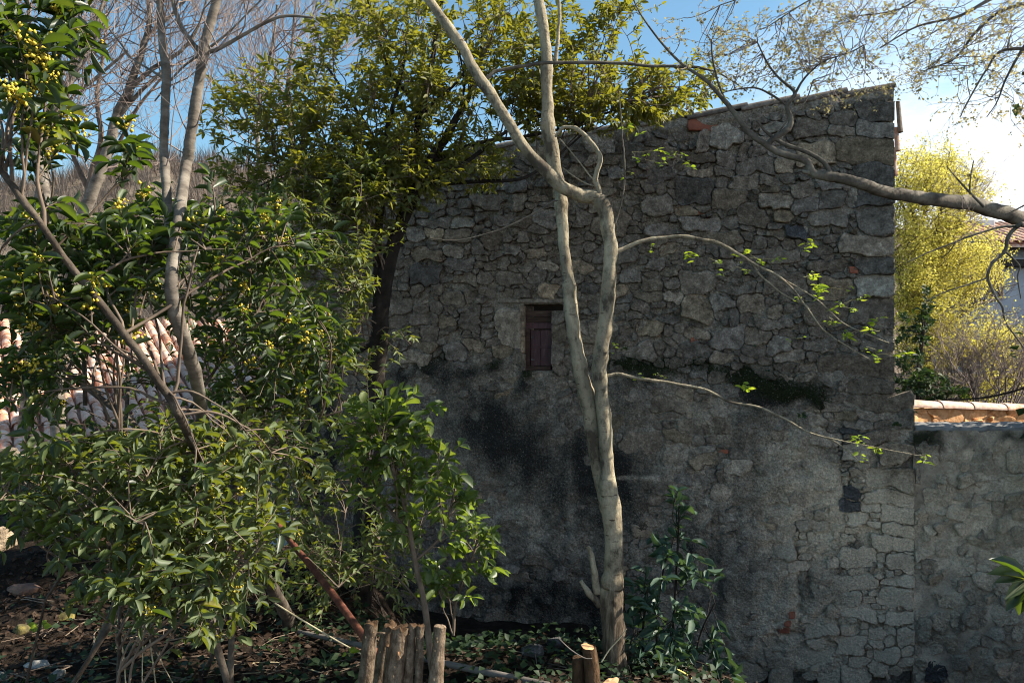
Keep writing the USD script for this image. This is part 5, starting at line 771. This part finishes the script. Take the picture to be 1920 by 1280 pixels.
# ------------------------------------------------------------------ beyond the low wall at the right
YY = 22.0
yel = Thing('spring_tree', 'tall tree in fresh yellow spring leaf right of the house corner', 'tree', P(1745, 800, YY))
LY = [('trunk', [(1748, 800, 8), (1742, 700, 7.4), (1737, 620, 7), (1735, 560, 6.4), (1732, 500, 5.4), (1722, 440, 4.4), (1712, 400, 3.4), (1700, 350, 2.4)]), [(1735, 560, 4.6), (1760, 500, 4), (1790, 440, 3.2), (1815, 390, 2.4), (1835, 330, 1.6)], [(1733, 510, 4), (1755, 440, 3.4), (1765, 380, 2.6), (1775, 320, 1.8), (1780, 285, 1.2)],
      [(1720, 440, 3), (1735, 390, 2.4), (1738, 340, 1.8), (1742, 300, 1.2)], [(1736, 600, 4), (1700, 560, 3.4), (1680, 500, 2.8), (1665, 440, 2.2)], [(1740, 650, 4), (1790, 600, 3.4), (1840, 570, 2.6), (1880, 560, 1.8)], [(1716, 420, 2.6), (1690, 380, 2), (1680, 330, 1.6)], [(1742, 690, 4), (1800, 660, 3.2), (1860, 640, 2.4), (1900, 620, 1.6)]]
sk_y = tree_limbs(yel, LY, YY, M_GREYBARK, 'limb', 8, .05, 13)
def fine_crown(thing, regs, sk, seed, n_leaf, leaf, leafmat, twmat, up=.45, r0=.012, lname='spring_foliage', spread=.16, ratio=.4, singles=0):
    rg = np.random.default_rng(seed); tw, lv = Buf(), Leaves(); kt = cKDTree(sk[:, :3])
    for t in region_targets(rg, regs):
        _, j = kt.query(t + np.array([0, 0, -.6])); b = sk[j, :3]; mid = (b + t) / 2 + np.array([0, 0, -up * .3 * np.linalg.norm(t - b)]) + rg.normal(size=3) * .1
        q = bezier(b, mid, t, 7); tw.add(*tube(q, np.linspace(r0, r0 * .35, 7), 3, cap=False))
        for _ in range(3):
            i = rg.integers(3, 7); e = q[i] + rg.normal(size=3) * np.array([.3, .3, .15]) + np.array([0, 0, .28]); tw.add(*tube(np.array([q[i], (q[i] + e) / 2 + rg.normal(size=3) * .03, e]), r0 * .35, 3, cap=False))
            n = n_leaf; s = rg.random((n, 1)); p = q[i] * (1 - s) + e * s + rg.normal(size=(n, 3)) * spread * .6
            ln = rg.uniform(*leaf, n); lv.add(p, rg.normal(size=(n, 3)) + [0, 0, -.3], rg.normal(size=(n, 3)) + [.3, -.3, .6], ln, ln * ratio)
    thing.part('twigs', tw, twmat, kind='stuff')
    if n_leaf: lv.emit(thing, leafmat, T_SMALL, singles, stuff=lname)
fine_crown(yel, [(1715, 325, 45, 50, 20, 24, 80), (1780, 325, 50, 50, 20, 24, 80), (1740, 400, 75, 55, 20, 24, 120), (1720, 480, 60, 60, 20, 24, 120), (1790, 470, 70, 50, 20, 24, 110), (1720, 570, 60, 60, 20, 23, 120), (1790, 560, 60, 60, 20, 23, 90), (1830, 380, 45, 40, 20, 24, 18), (1850, 480, 45, 35, 20, 24, 40), (1700, 640, 40, 50, 20, 22, 50), (1790, 650, 70, 40, 20, 22, 50), (1880, 650, 50, 60, 19, 22, 50), (1900, 720, 40, 40, 19, 22, 40)], sk_y, 101, 20, (.04, .075), M_YELLOWLEAF, M_TWIG)
fine_crown(yel, [(1830, 340, 50, 50, 20, 24, 40), (1850, 380, 40, 40, 20, 24, 25)], sk_y, 102, 2, (.04, .07), M_YELLOWLEAF, M_PURPLE, lname='thin_foliage')
ivb = Thing('ivy_bush', 'dark ivy covered evergreen bush below the spring tree by the house corner', 'bush', P(1725, 790, 18.5))
sk_i = tree_limbs(ivb, [('stem', [(1725, 800, 6), (1722, 720, 5), (1728, 640, 4), (1735, 590, 3)])], 18.5, M_DARKBARK, k=6, seed=14)
crown(ivb, [(1705, 700, 40, 45, 17.5, 19.5, 60), (1745, 725, 45, 25, 17.5, 19.5, 45), (1712, 620, 35, 40, 18, 19.5, 16), (1738, 590, 12, 60, 18, 19.5, 24), (1790, 735, 30, 15, 17.5, 19, 14)], sk_i, 103, M_IVY, leaf=(.10, .17), nleaf=14, reach=1.2, r=(.008, .004), ratio=.3)
brs = Thing('bare_shrub', 'tangled leafless brown shrub behind the ochre wall', 'bush', P(1830, 790, 19.5)); tw = Buf(); r8 = np.random.default_rng(15)
for i in range(34):
    out = []; x = r8.uniform(1775, 1905); d = np.array([r8.normal() * .45, r8.normal() * .3, 1.0]); grow(out, P(x, 765, 19.5 + r8.uniform(-.8, .8)), d, r8.uniform(1.2, 2.4), .022, 2, r8, .4, .02, (4, 8), .5, .6, .005, 5)
    for p, rd, lev in out: tw.add(*tube(p, rd, 3, cap=False))
brs.part('twigs', tw, M_PURPLE, kind='stuff'); brs.part('stem', tube(np.array([P(1835, 800, 19.5), P(1830, 740, 19.5), P(1815, 690, 19.5)]), np.array([.06, .05, .03]), 7), M_TWIG)
# distant house
YH = 42.0; fh = Thing('distant_house', 'distant house with blue grey shaded wall and reddish tiled roof at right edge', 'house', P(1920, 700, YH))
p0, p1 = P(1822, 700, YH), P(2100, 484, YH); fh.part('wall', box(p0[0], p1[0], YH, YH + 7, p0[2], p1[2]), rough_mat('shaded_wall', [(0.3, (0.26, 0.27, 0.3)), (0.7, (0.36, 0.37, 0.4))], 1, 6, 0.6, 0.2, 20, 0.01, 0.0), smooth=False)
a, c = P(1845, 452, YH), P(2110, 418, YH + 4); nrow = 26; xs_ = np.linspace(a[0] - .3, c[0], nrow)
for i in range(nrow - 1):
    x = (xs_[i] + xs_[i + 1]) / 2; fh.part('roof_tile_row', barrel(np.array([x, YH + 4.2, c[2]]), np.array([x, YH - .7, a[2] - .2]), .17, .19, (0, -.3, 1), .03, 6), M_TERRA)
rp = np.array([[a[0] - .4, YH - .6, a[2] - .28], [c[0] + .2, YH - .6, a[2] - .28], [c[0] + .2, YH + 4.2, c[2] - .06], [a[0] - .4, YH + 4.2, c[2] - .06]]); fh.part('roof', (np.vstack([rp, rp - [0, 0, .15]]), np.array([[0, 1, 2], [0, 2, 3], [4, 6, 5], [4, 7, 6], [0, 4, 5], [0, 5, 1], [1, 5, 6], [1, 6, 2], [2, 6, 7], [2, 7, 3], [3, 7, 4], [3, 4, 0]])), M_TERRA, smooth=False)
p0, p1 = P(1836, 700, YH - 1), P(2100, 483, YH - 1); fh.part('cornice', chbox(p0[0], p1[0], YH - .5, YH - .02, p1[2] - .45, p1[2] - .02, .05), M_DARKBARK, smooth=False)
p1 = P(1900, 452, YH); pz = P(1900, 484, YH)[2]; fh.part('upper_wall', box(p0[0] + .3, p0[0] + 8, YH + .3, YH + 6, pz - .1, p1[2] + .1), M_CEMENT, smooth=False)
c0 = P(1908, 425, YH); fh.part('chimney', chbox(c0[0], c0[0] + .7, YH + 3, YH + 3.7, c0[2] - .6, c0[2] + .9, .04), M_WHITEWALL, smooth=False)
# overhead cable
a, c = P(1770, 749, 8.9), P(2010, 690, 7.5); q = np.linspace(0, 1, 14)[:, None] * (c - a) + a; q[:, 2] -= .10 * np.sin(np.linspace(0, np.pi, 14)); solo('cable', tube(q, .011, 6), M_DARKBARK, 'thin dark cable sagging down to the coping of the ochre wall', 'cable')
# ------------------------------------------------------------------ tiled roof below at the left
lh = Thing('tiled_house', 'low house under a sunlit terracotta tiled roof seen through the left bush', 'house', (-6.4, 13.2, -.6))
U, D2 = np.array([.8, .6, 0]), np.array([.6, -.8, 0]); C0 = np.array([-6.47, 13.0, 2.94]); SL = math.tan(math.radians(22)); DV = unit(D2 - np.array([0, 0, SL])); NR = unit(np.cross(U, DV)); NR = NR if NR[2] > 0 else -NR
rt = np.random.default_rng(16); tl = []
for i in range(-24, 26):
    for j in range(-9, 10):
        c = C0 + U * (i * .175) + DV * (j * .29) + NR * .045; py = 640 - (c[2] - EYE) / c[1] * F; px = 960 + c[0] / c[1] * F
        tl.append((0 if (-20 < px < 520 and 560 < py < 860) else 1, abs(px - 270) + abs(py - 710), c + U * rt.normal() * .010, rt.normal(size=3) * .02))
tl.sort(key=lambda q: (q[0], q[1])); rest = Buf()
for n_, (_, _, c, e) in enumerate(tl):
    v, f = barrel(c - DV * .19, c + DV * (.16 + e[0]), .062, .075, NR + e[1] * 2 * U, .013, 7)
    if n_ < 290: lh.part('roof_tile', (v, f), M_TERRA if rt.random() < .45 else M_PANTILE)
    else: rest.add(v, f)
lh.part('far_roof_tiles', rest, M_TERRA, kind='stuff')
gut = Buf()
for i in range(-25, 26):
    c = C0 + U * ((i + .5) * .175); gut.add(*barrel(c - DV * 2.75 + NR * .03, c + DV * 2.7 + NR * .03, .07, .07, -NR, .012, 5))
lh.part('channel_tiles', gut, M_TERRA, kind='stuff')
q = [C0 + U * a + DV * b - NR * .03 for a, b in ((-4.3, -2.7), (4.4, -2.7), (4.4, 2.6), (-4.3, 2.6))]; q = np.array(q); lh.part('roof_deck', (np.vstack([q, q - [0, 0, .12]]), np.array([[0, 1, 2], [0, 2, 3], [4, 6, 5], [4, 7, 6], [0, 4, 5], [0, 5, 1], [1, 5, 6], [1, 6, 2], [2, 6, 7], [2, 7, 3], [3, 7, 4], [3, 4, 0]])), M_TERRA, smooth=False)
cs_ = [C0 + U * a + D2 * b for a, b in ((-4.1, -2.3), (4.2, -2.3), (4.2, 2.2), (-4.1, 2.2))]; top = [C0[2] - b * SL - .16 for b in (-2.3, -2.3, 2.2, 2.2)]
vv = np.array([[c[0], c[1], -1.5] for c in cs_] + [[c[0], c[1], t] for c, t in zip(cs_, top)]); lh.part('wall', (vv, np.array([[0, 1, 5], [0, 5, 4], [1, 2, 6], [1, 6, 5], [2, 3, 7], [2, 7, 6], [3, 0, 4], [3, 4, 7]])), M_WHITEWALL, smooth=False)
# pale blue panel in shade below
a, c = P(452, 1115, 8.2), P(545, 950, 8.2); t = Thing('sheet_panel', 'pale blue grey sheet standing in shade behind the bush near the rusty pole', 'panel', (a[0], 8.2, a[2]))
t.part('sheet', chbox(a[0], c[0], 8.2, 8.225, a[2] - .4, c[2], .006), M_BLUEGREY, smooth=False); t.part('frame', chbox(a[0] - .04, a[0], 8.17, 8.25, a[2] - .45, c[2] + .02, .006), M_PIPE, smooth=False); t.part('frame', chbox(c[0], c[0] + .04, 8.17, 8.25, a[2] - .45, c[2] + .02, .006), M_PIPE, smooth=False)
# mossy retaining wall at far left behind the ground
W4 = Wall(8.6, .08, 150); rw = Thing('garden_wall', 'low dark ivy hung rubble wall at the back of the left ground', 'wall', W4.pt(120, 1030, 0))
S4, keep4, outl4, (gx4, gy4, lab4) = stone_layout(-120, 430, 850, 1060, [], 35, [(34, 50, 120), (20, 34, 400), (12, 20, 700)], None, joint=2.5, warp=4)
sm = Buf(); n_ = 0
for i, r in sorted(zip(keep4, outl4), key=lambda q: -S4[q[0]][2] * S4[q[0]][3]):
    v, f, *_ = stone_mesh(W4, S4[i][0], S4[i][1], r, .0, .03, .05, rt, .2)
    if S4[i][0] > -10 and n_ < 120: rw.part('stone', (v, f), M_DARKSTONE if rt.random() < .3 else M_STONE); n_ += 1
    else: sm.add(v, f)
rw.part('small_stone', sm, M_STONE, kind='stuff'); a, c = W4.pt(-120, 1090, 0), W4.pt(430, 852, 0); rw.part('wall', box(a[0], c[0], 8.66, 9.0, a[2], c[2]), M_DARKBARK, smooth=False)
# ------------------------------------------------------------------ cut logs, stump, pole and litter in front
def log(name, label, cat, pts, Y, mat, cutmat, seed, group=None, k=18, lump=.05, tilt=.0, cuts=True):
    r = np.random.default_rng(seed); q, rad = limb(pts, Y, 7); rad = rad * (1 + .035 * gaussian_filter(r.normal(size=len(rad)), 2) * 2.5); q, rad = to_ground(q, rad); v, f = tube(q, rad, k, lump, r, cap=False)
    t = Thing(name, label, cat, q[0] if q[0, 2] < q[-1, 2] else q[-1], group); n = len(q)
    ax = unit(q[-1] - q[-2]); e = v[(n - 1) * k:]; h = gaussian_filter(r.normal(size=k), .7, mode='wrap') * rad[-1] * (.5 if name == 'cut_log' and seed != 205 else .12) + tilt * (e[:, 0] - q[-1, 0]) ; v[(n - 1) * k:] += ax * h[:, None]
    t.part('bark', (v, f), mat)
    e = v[(n - 1) * k:]; ctr = e.mean(0); ring = ctr + (e - ctr) * .93 + ax * .002; mid = ctr + (e - ctr) * .5 + ax * .004 + r.normal(size=(k, 1)) * .0012 * ax
    vv = np.vstack([e, ring, mid, ctr + ax * .003]); j = np.arange(k); j2 = (j + 1) % k; ff = []
    for a in (0, k): ff += [np.c_[a + j, a + j2, a + k + j2], np.c_[a + j, a + k + j2, a + k + j]]
    ff.append(np.c_[2 * k + j, 2 * k + j2, np.full(k, 3 * k)]); t.part('cut_end', (vv, np.vstack(ff)), cutmat)
    return t, q, rad
YL = 3.4
lg = [('leftmost leaning cut log of the row, broken jagged top and side twig', [(668, 1400, 17), (676, 1330, 16), (688, 1250, 14.5), (693, 1200, 13), (696, 1168, 12)], 3.35), ('second log from the left, slanted with rough grey brown bark', [(690, 1400, 14), (702, 1320, 14), (716, 1240, 13), (724, 1195, 12.5), (732, 1172, 12)], 3.5), ('thickest log of the row with reddish peeled patch near its top', [(726, 1400, 19), (732, 1320, 18.5), (741, 1250, 17.5), (747, 1200, 16), (752, 1176, 15)], 3.4),
      ('slim brown log between the thick one and the greenish one', [(752, 1400, 12), (758, 1320, 12), (766, 1250, 11), (770, 1205, 9.5), (774, 1171, 8.5)], 3.42), ('slim greenish log second from the right of the row', [(782, 1400, 9), (783, 1320, 8.6), (786, 1250, 7.6), (787, 1210, 7), (788, 1172, 7)], 3.4), ('rightmost cut log standing apart with a flat top and pale scars', [(814, 1400, 15), (816, 1320, 14.5), (819, 1250, 13.5), (822, 1215, 12.5), (825, 1174, 12.6)], 3.4), ('thin log wedged low between the second and the thickest log', [(714, 1400, 7), (719, 1330, 6.6), (724, 1270, 6), (730, 1210, 5.6)], 3.45)]
for i, (lb, pts, Y) in enumerate(lg):
    t, q, rad = log('cut_log', lb, 'log', pts, Y, M_LOG, M_DARKLOG if i != 5 else M_LOG, 200 + i, 'row of cut logs leaning upright')
    r = np.random.default_rng(220 + i)
    for _ in range(4 if i in (0, 2, 5) else 2):      # pale scars where twigs were cut
        j = r.integers(len(q) // 2, len(q) - 2); a = r.uniform(-2.4, -.8); c = q[j] + np.array([math.cos(a), math.sin(a), 0]) * rad[j] * .97
        th = np.arange(8) * np.pi / 4; sz = rad[j] * r.uniform(.12, .28); n_ = np.array([math.cos(a), math.sin(a), 0]); s_ = np.array([-n_[1], n_[0], 0])
        v = np.vstack([c + n_ * .004, c + np.cos(th)[:, None] * s_ * sz * .7 + np.sin(th)[:, None] * np.array([0, 0, 1.0]) * sz * 1.6 - n_ * .004]); t.part('scar', (v, np.c_[np.zeros(8, int), 1 + np.arange(8), 1 + (np.arange(8) + 1) % 8]), M_CUT)
    if i == 0: t.part('side_twig', tube(np.array([P(703, 1188, Y), P(713, 1186, Y - .01), P(722, 1187, Y - .01)]), np.array([.008, .006, .005]), 7), M_LOG)
log('sawn_stump', 'dark stump with bright orange freshly sawn top beside the pale trunk', 'stump', [(1118, 1420, 15), (1114, 1330, 14.6), (1110, 1260, 14), (1106, 1222, 13.4), (1104, 1212, 13)], 4.3, M_DARKLOG, M_CUT, 240, tilt=-.45)
log('sawn_stump', 'shorter brown stump left of the orange topped one', 'stump', [(1086, 1420, 13.5), (1086, 1330, 13), (1085, 1270, 12.4), (1085, 1232, 11.8)], 4.35, M_DARKLOG, M_DARKLOG, 241)
log('sawn_stump', 'split pale topped stump low at the foot of the pale trunk', 'stump', [(1150, 1420, 15), (1148, 1340, 14.6), (1146, 1300, 14), (1145, 1278, 13.6)], 4.2, M_LOG, M_CUT, 242, tilt=.3)
q, rad = limb([(850, 1400, 13, 3.7), (770, 1305, 13, 3.8), (706, 1226, 13, 4.0), (660, 1162, 12, 4.35), (600, 1082, 11, 4.9), (548, 1018, 10, 5.4), (510, 970, 9.4, 5.8), (478, 938, 9, 6.1)], 4.5); solo('rusty_pole', tube(q, rad * .58, 14, .03, rng), M_RUST, 'rusty iron pole slanting from the bush down to the cut logs', 'pole')
g0, g1 = on_ground(560, 1195), on_ground(1060, 1306); tt = np.linspace(0, 1, 24)[:, None]; q = g0 + (g1 - g0) * tt; q[:, 2] += max(0, float((ground_z(q[:, 0], q[:, 1]) - q[:, 2]).max())) + .02; rad = np.linspace(.018, .024, 24); solo('fallen_pole', tube(q, rad, 10, .03, rng), M_PIPE, 'grey wooden pole lying on the ground behind the cut logs', 'pole')
for i, (lb, pts, Y) in enumerate([('thin pale wand slanting across the dark ground left of the logs', [(515, 1130, 1.6), (580, 1170, 1.6), (640, 1205, 1.5), (690, 1232, 1.3)], 4.4), ('bent grey twig arching left of the orange stump', [(1047, 1196, 1), (1070, 1217, 1.2), (1094, 1232, 1), (1110, 1234, .8)], 4.2), ('grey twig curving up against the furrowed trunk', [(1128, 1240, 1.2), (1142, 1218, 1.1), (1160, 1198, 1), (1175, 1178, .8)], 4.2), ('short twig lying before the stumps', [(1063, 1268, 1.3), (1080, 1273, 1.2), (1103, 1275, 1)], 4.1), ('dry stick lying on the dark ground below the bush', [(300, 1262, 1.6), (400, 1268, 1.6), (500, 1262, 1.3)], 4.2), ('long dry stick lying left of the logs', [(430, 1250, 2), (520, 1245, 1.8), (600, 1262, 1.5)], 4.4)]):
    q, rad = limb(pts, Y)
    if i > 2: q = np.array([on_ground(a[0], a[1]) + [0, 0, .012 + .01 * math.sin(3 * j)] for j, a in enumerate(pts)]); q = crom(q, 6)
    solo('dead_twig', tube(q, rad, 5), M_STRAW if i != 1 else M_PIPE, lb, 'twig')
for i, pts in enumerate([[(225, 1160, .8), (229, 1205, 1), (234, 1246, 1.1)], [(268, 1160, .8), (268, 1200, 1), (267, 1248, 1.1)], [(277, 1172, .9), (284, 1220, 1.2), (292, 1282, 1.3)], [(293, 1222, .7), (305, 1245, .8), (322, 1276, .9)]]):
    q, rad = limb(pts[::-1], 4.6); q, rad = to_ground(q, rad); solo('dry_stalk', tube(q, rad, 5), M_STRAW, ['leftmost short dry stalk standing under the bush', 'straight pale dry stalk under the bush, second from left', 'longest pale dry stalk reaching the bottom of the picture', 'faint slanting dry stalk right of the longest one'][i], 'stalk', group='dry stalks under the bush')
for i, pts in enumerate([[(1262, 1251, 1.8), (1284, 1262, 2), (1300, 1276, 2.2), (1312, 1292, 2.4)], [(1272, 1273, 1.8), (1292, 1274, 2), (1306, 1284, 2.2)]]):
    q, rad = limb(pts, 5.0); solo('yellow_stalk', tube(q, rad, 6), rough_mat(f'yellow_stem{i}', [(0.3, (0.5, 0.38, 0.08)), (0.7, (0.62, 0.5, 0.16))], 10, 3), ['upper arched yellow stalk at the foot of the blue green shrub', 'lower straight yellow stalk at the foot of the blue green shrub'][i], 'stalk')
def rock(name, label, px, py, r, seed, mat, sc=(1, .8, .6), Y=None):
    rg = np.random.default_rng(seed)
    c = on_ground(px, py)
    pts = unit(rg.normal(size=(26, 3))) * np.array(sc) * r * rg.uniform(.8, 1.1, (26, 1)); v, f = man(m3.Manifold.hull_points(pts).refine(3)); v = v * (1 + .05 * np.sin(v[:, :1] * 40 / (r * 10) + 1))
    solo(name, (v + c + [0, 0, r * sc[2] * .4], f), mat, label, 'rock')
rock('field_stone', 'pale stone lying on the ground at the bottom left under the stalks', 108, 1272, .07, 301, M_PEBBLE); rock('field_stone', 'grey flat stone among the dark ground cover left', 72, 1250, .09, 302, M_PEBBLE, (1.3, .8, .4)); rock('field_stone', 'small pale stone at the left bottom corner', 4, 1272, .06, 303, M_PEBBLE)
rock('field_stone', 'mossy lit boulder at the left edge of the ground', -4, 1030, .2, 304, M_STONE, (1, .8, .9)); rock('field_stone', 'brown sunlit rock at the left before the dark wall', 45, 1110, .12, 305, rough_mat('brown_rock', [(0.3, (0.06, 0.035, 0.027)), (0.7, (0.2, 0.12, 0.09))], 8, 8, .7, .7), (1.4, .8, .5)); rock('field_stone', 'yellow lichened rock below the left bush', 122, 1160, .06, 306, rough_mat('lichen_rock', [(0.3, (0.05, 0.04, 0.02)), (0.5, (0.12, 0.10, 0.03)), (0.7, (0.3, 0.25, 0.05))], 12, 8, .7, .6), (1.3, .9, .7)); rock('field_stone', 'yellow green mossy rock at the left edge', 40, 1185, .06, 307, rough_mat('moss_rock', [(0.3, (0.04, 0.035, 0.018)), (0.5, (0.09, 0.075, 0.03)), (0.7, (0.22, 0.18, 0.04))], 12, 8, .7, .6), (1.1, .9, .8))
for i, (px, py, r) in enumerate([(1000, 1225, .09), (1040, 1210, .08), (960, 1205, .07), (1300, 1235, .10), (1345, 1250, .09), (900, 1195, .07), (1420, 1262, .09), (1260, 1225, .07)]):
    rock('field_stone', ['dark rounded stone at the wall foot left of the stumps', 'dark stone at the wall foot nearest the stumps', 'small dark stone at the wall foot behind the fallen pole', 'dark stone at the wall foot right of the shrub', 'grey block at the wall foot right of the yellow stalks', 'small stone at the wall foot behind the logs', 'stone at the wall foot farthest right', 'small stone hidden behind the shrub stems'][i], px, py, r, 310 + i, M_DARKSTONE if i < 4 else M_STONE)
# litter and creeping ivy
rg = np.random.default_rng(17); n = 14000; x = rg.uniform(-4.6, 3.6, n); y = rg.uniform(3.6, 8.5, n); lv = Leaves(); ln = rg.uniform(.03, .08, n)
lv.add(np.c_[x, y, ground_z(x, y) + rg.uniform(.004, .035, n)], rg.normal(size=(n, 3)) * [1, 1, .25], rg.normal(size=(n, 3)) * .45 + [0, 0, 1], ln, ln * .28); solo('leaf_litter', Leaves.mesh(lv.cat(), T_SMALL), M_LITTER, 'dead brown leaves scattered over the ground', 'leaf litter', kind='stuff')
tw = Buf()
for _ in range(700):
    x, y = rg.uniform(-4, 3.4), rg.uniform(3.8, 8.3); a = rg.uniform(0, 6.28); L = rg.uniform(.1, .5); d = np.array([math.cos(a), math.sin(a), 0]) * L; p = np.array([[x, y, 0], [x, y, 0] + d * .5 + rg.normal(size=3) * .02, [x, y, 0] + d]); p[:, 2] = ground_z(p[:, 0], p[:, 1]) + rg.uniform(.01, .04, 3); tw.add(*tube(p, rg.uniform(.002, .005), 4, cap=False))
solo('twig_litter', tw, M_TWIG, 'small fallen twigs over the dark ground', 'twigs', kind='stuff')
n = 3800; lv = Leaves(); c = rg.uniform([-3.6, 4.0], [1.2, 8.0], (60, 2)); k = rg.integers(0, 60, n); xy = c[k] + rg.normal(size=(n, 2)) * .26; ln = rg.uniform(.035, .07, n)
lv.add(np.c_[xy, ground_z(xy[:, 0], xy[:, 1]) + rg.uniform(.02, .14, n)], rg.normal(size=(n, 3)) * [1, 1, .3], rg.normal(size=(n, 3)) * .35 + [0, -.2, 1], ln, ln * .42); solo('ivy_cover', Leaves.mesh(lv.cat(), T_SMALL), M_IVY, 'low dark ivy creeping over the ground under the bush', 'ground cover', kind='stuff')
n = 1500; lv = Leaves(); px_ = rg.uniform(-60, 420, n); py_ = rg.uniform(850, 1050, n); ln = rg.uniform(.04, .08, n); lv.add(W4.pt(px_, py_, rg.uniform(.03, .12, n)), rg.normal(size=(n, 3)) - [0, 0, .6], rg.normal(size=(n, 3)) * .4 + [0, -1, .3], ln, ln * .45); solo('wall_ivy', Leaves.mesh(lv.cat(), T_SMALL), M_IVY, 'ivy hanging over the dark garden wall at far left', 'ivy', kind='stuff')
# weeds: a rosette with stalk and broad leaves each
def weed(label, px, py, Y, n, L, mat, seed, wall=False, ratio=.3, cat='weed', name='weed', el=(-.1, .6), stalk=True):
    r = np.random.default_rng(seed); c = P(px, py, Y); t = Thing(name, label, cat, c); lv = Leaves(); az = r.uniform(0, 6.28, n); d = np.c_[np.cos(az), np.sin(az) * (.5 if wall else 1) - (.5 if wall else 0), r.uniform(*el, n)]
    s = c + d * L * r.uniform(.1, .5, (n, 1)); lv.add(s, d + r.normal(size=(n, 3)) * .2, np.array([0, -.5, .9]) + r.normal(size=(n, 3)) * .3, r.uniform(.6, 1.1, n) * L, r.uniform(.6, 1.1, n) * L * ratio)
    if stalk:
        b = Buf()
        for q in s: b.add(*tube(np.array([c - [0, 0, L * .3], (c + q) / 2 + [0, 0, .004], q]), .0015, 4, cap=False))
        t.part('stalks', b, M_GREENTWIG)
    lv.emit(t, mat, T_FLAT, 40)
WP = 8.40
for i, (lb, px, py, n, L) in enumerate([('small leafy weed rooted in the rendered wall below the lower twig', 1502, 780, 16, .05), ('tiny weed in the wall joint above the ledge of moss at right', 1438, 695, 9, .035), ('weed in a joint of the corner pier just below its ledge', 1680, 797, 12, .045), ('weed on the mossy ledge right of the pale trunk', 1170, 655, 10, .045), ('small green weed in the wall joint under the big square stone', 1417, 648, 6, .03), ('tiny weed beside the corner ledge top', 1715, 772, 5, .025)]): weed(lb, px, py, WP, n, L, rough_mat and M_BLUELEAF if i in (1, 4) else M_IVY, 400 + i, True, .38)
weed('fern like tuft hanging on the wall beside the dark laurel', 890, 357, 8.35, 16, .09, M_IVY, 410, True, .16, 'fern', 'fern', (-.9, .2)); weed('broad leaved plant on the ground right of the logs, tallest', 905, 1235, 5.6, 9, .13, M_BLUELEAF, 411, False, .26, el=(.1, .8)); weed('broad leaved plant low by the fallen pole', 925, 1258, 4.9, 6, .10, M_IVY, 412, False, .26); weed('bright green seedling left of the logs', 655, 1225, 4.1, 8, .05, M_LIME, 413, False, .3); weed('green weed under the bush at the bottom centre', 610, 1245, 4.2, 12, .07, M_IVY, 414, False, .3, el=(0, .8)); weed('small plant with round leaves at the wall foot left of the stumps', 1050, 1262, 5.2, 8, .05, M_IVY, 415, False, .4); weed('lit seedling on the ground at the left', 75, 1175, 4.6, 9, .06, M_LIME, 416, False, .35)
print('objects done')
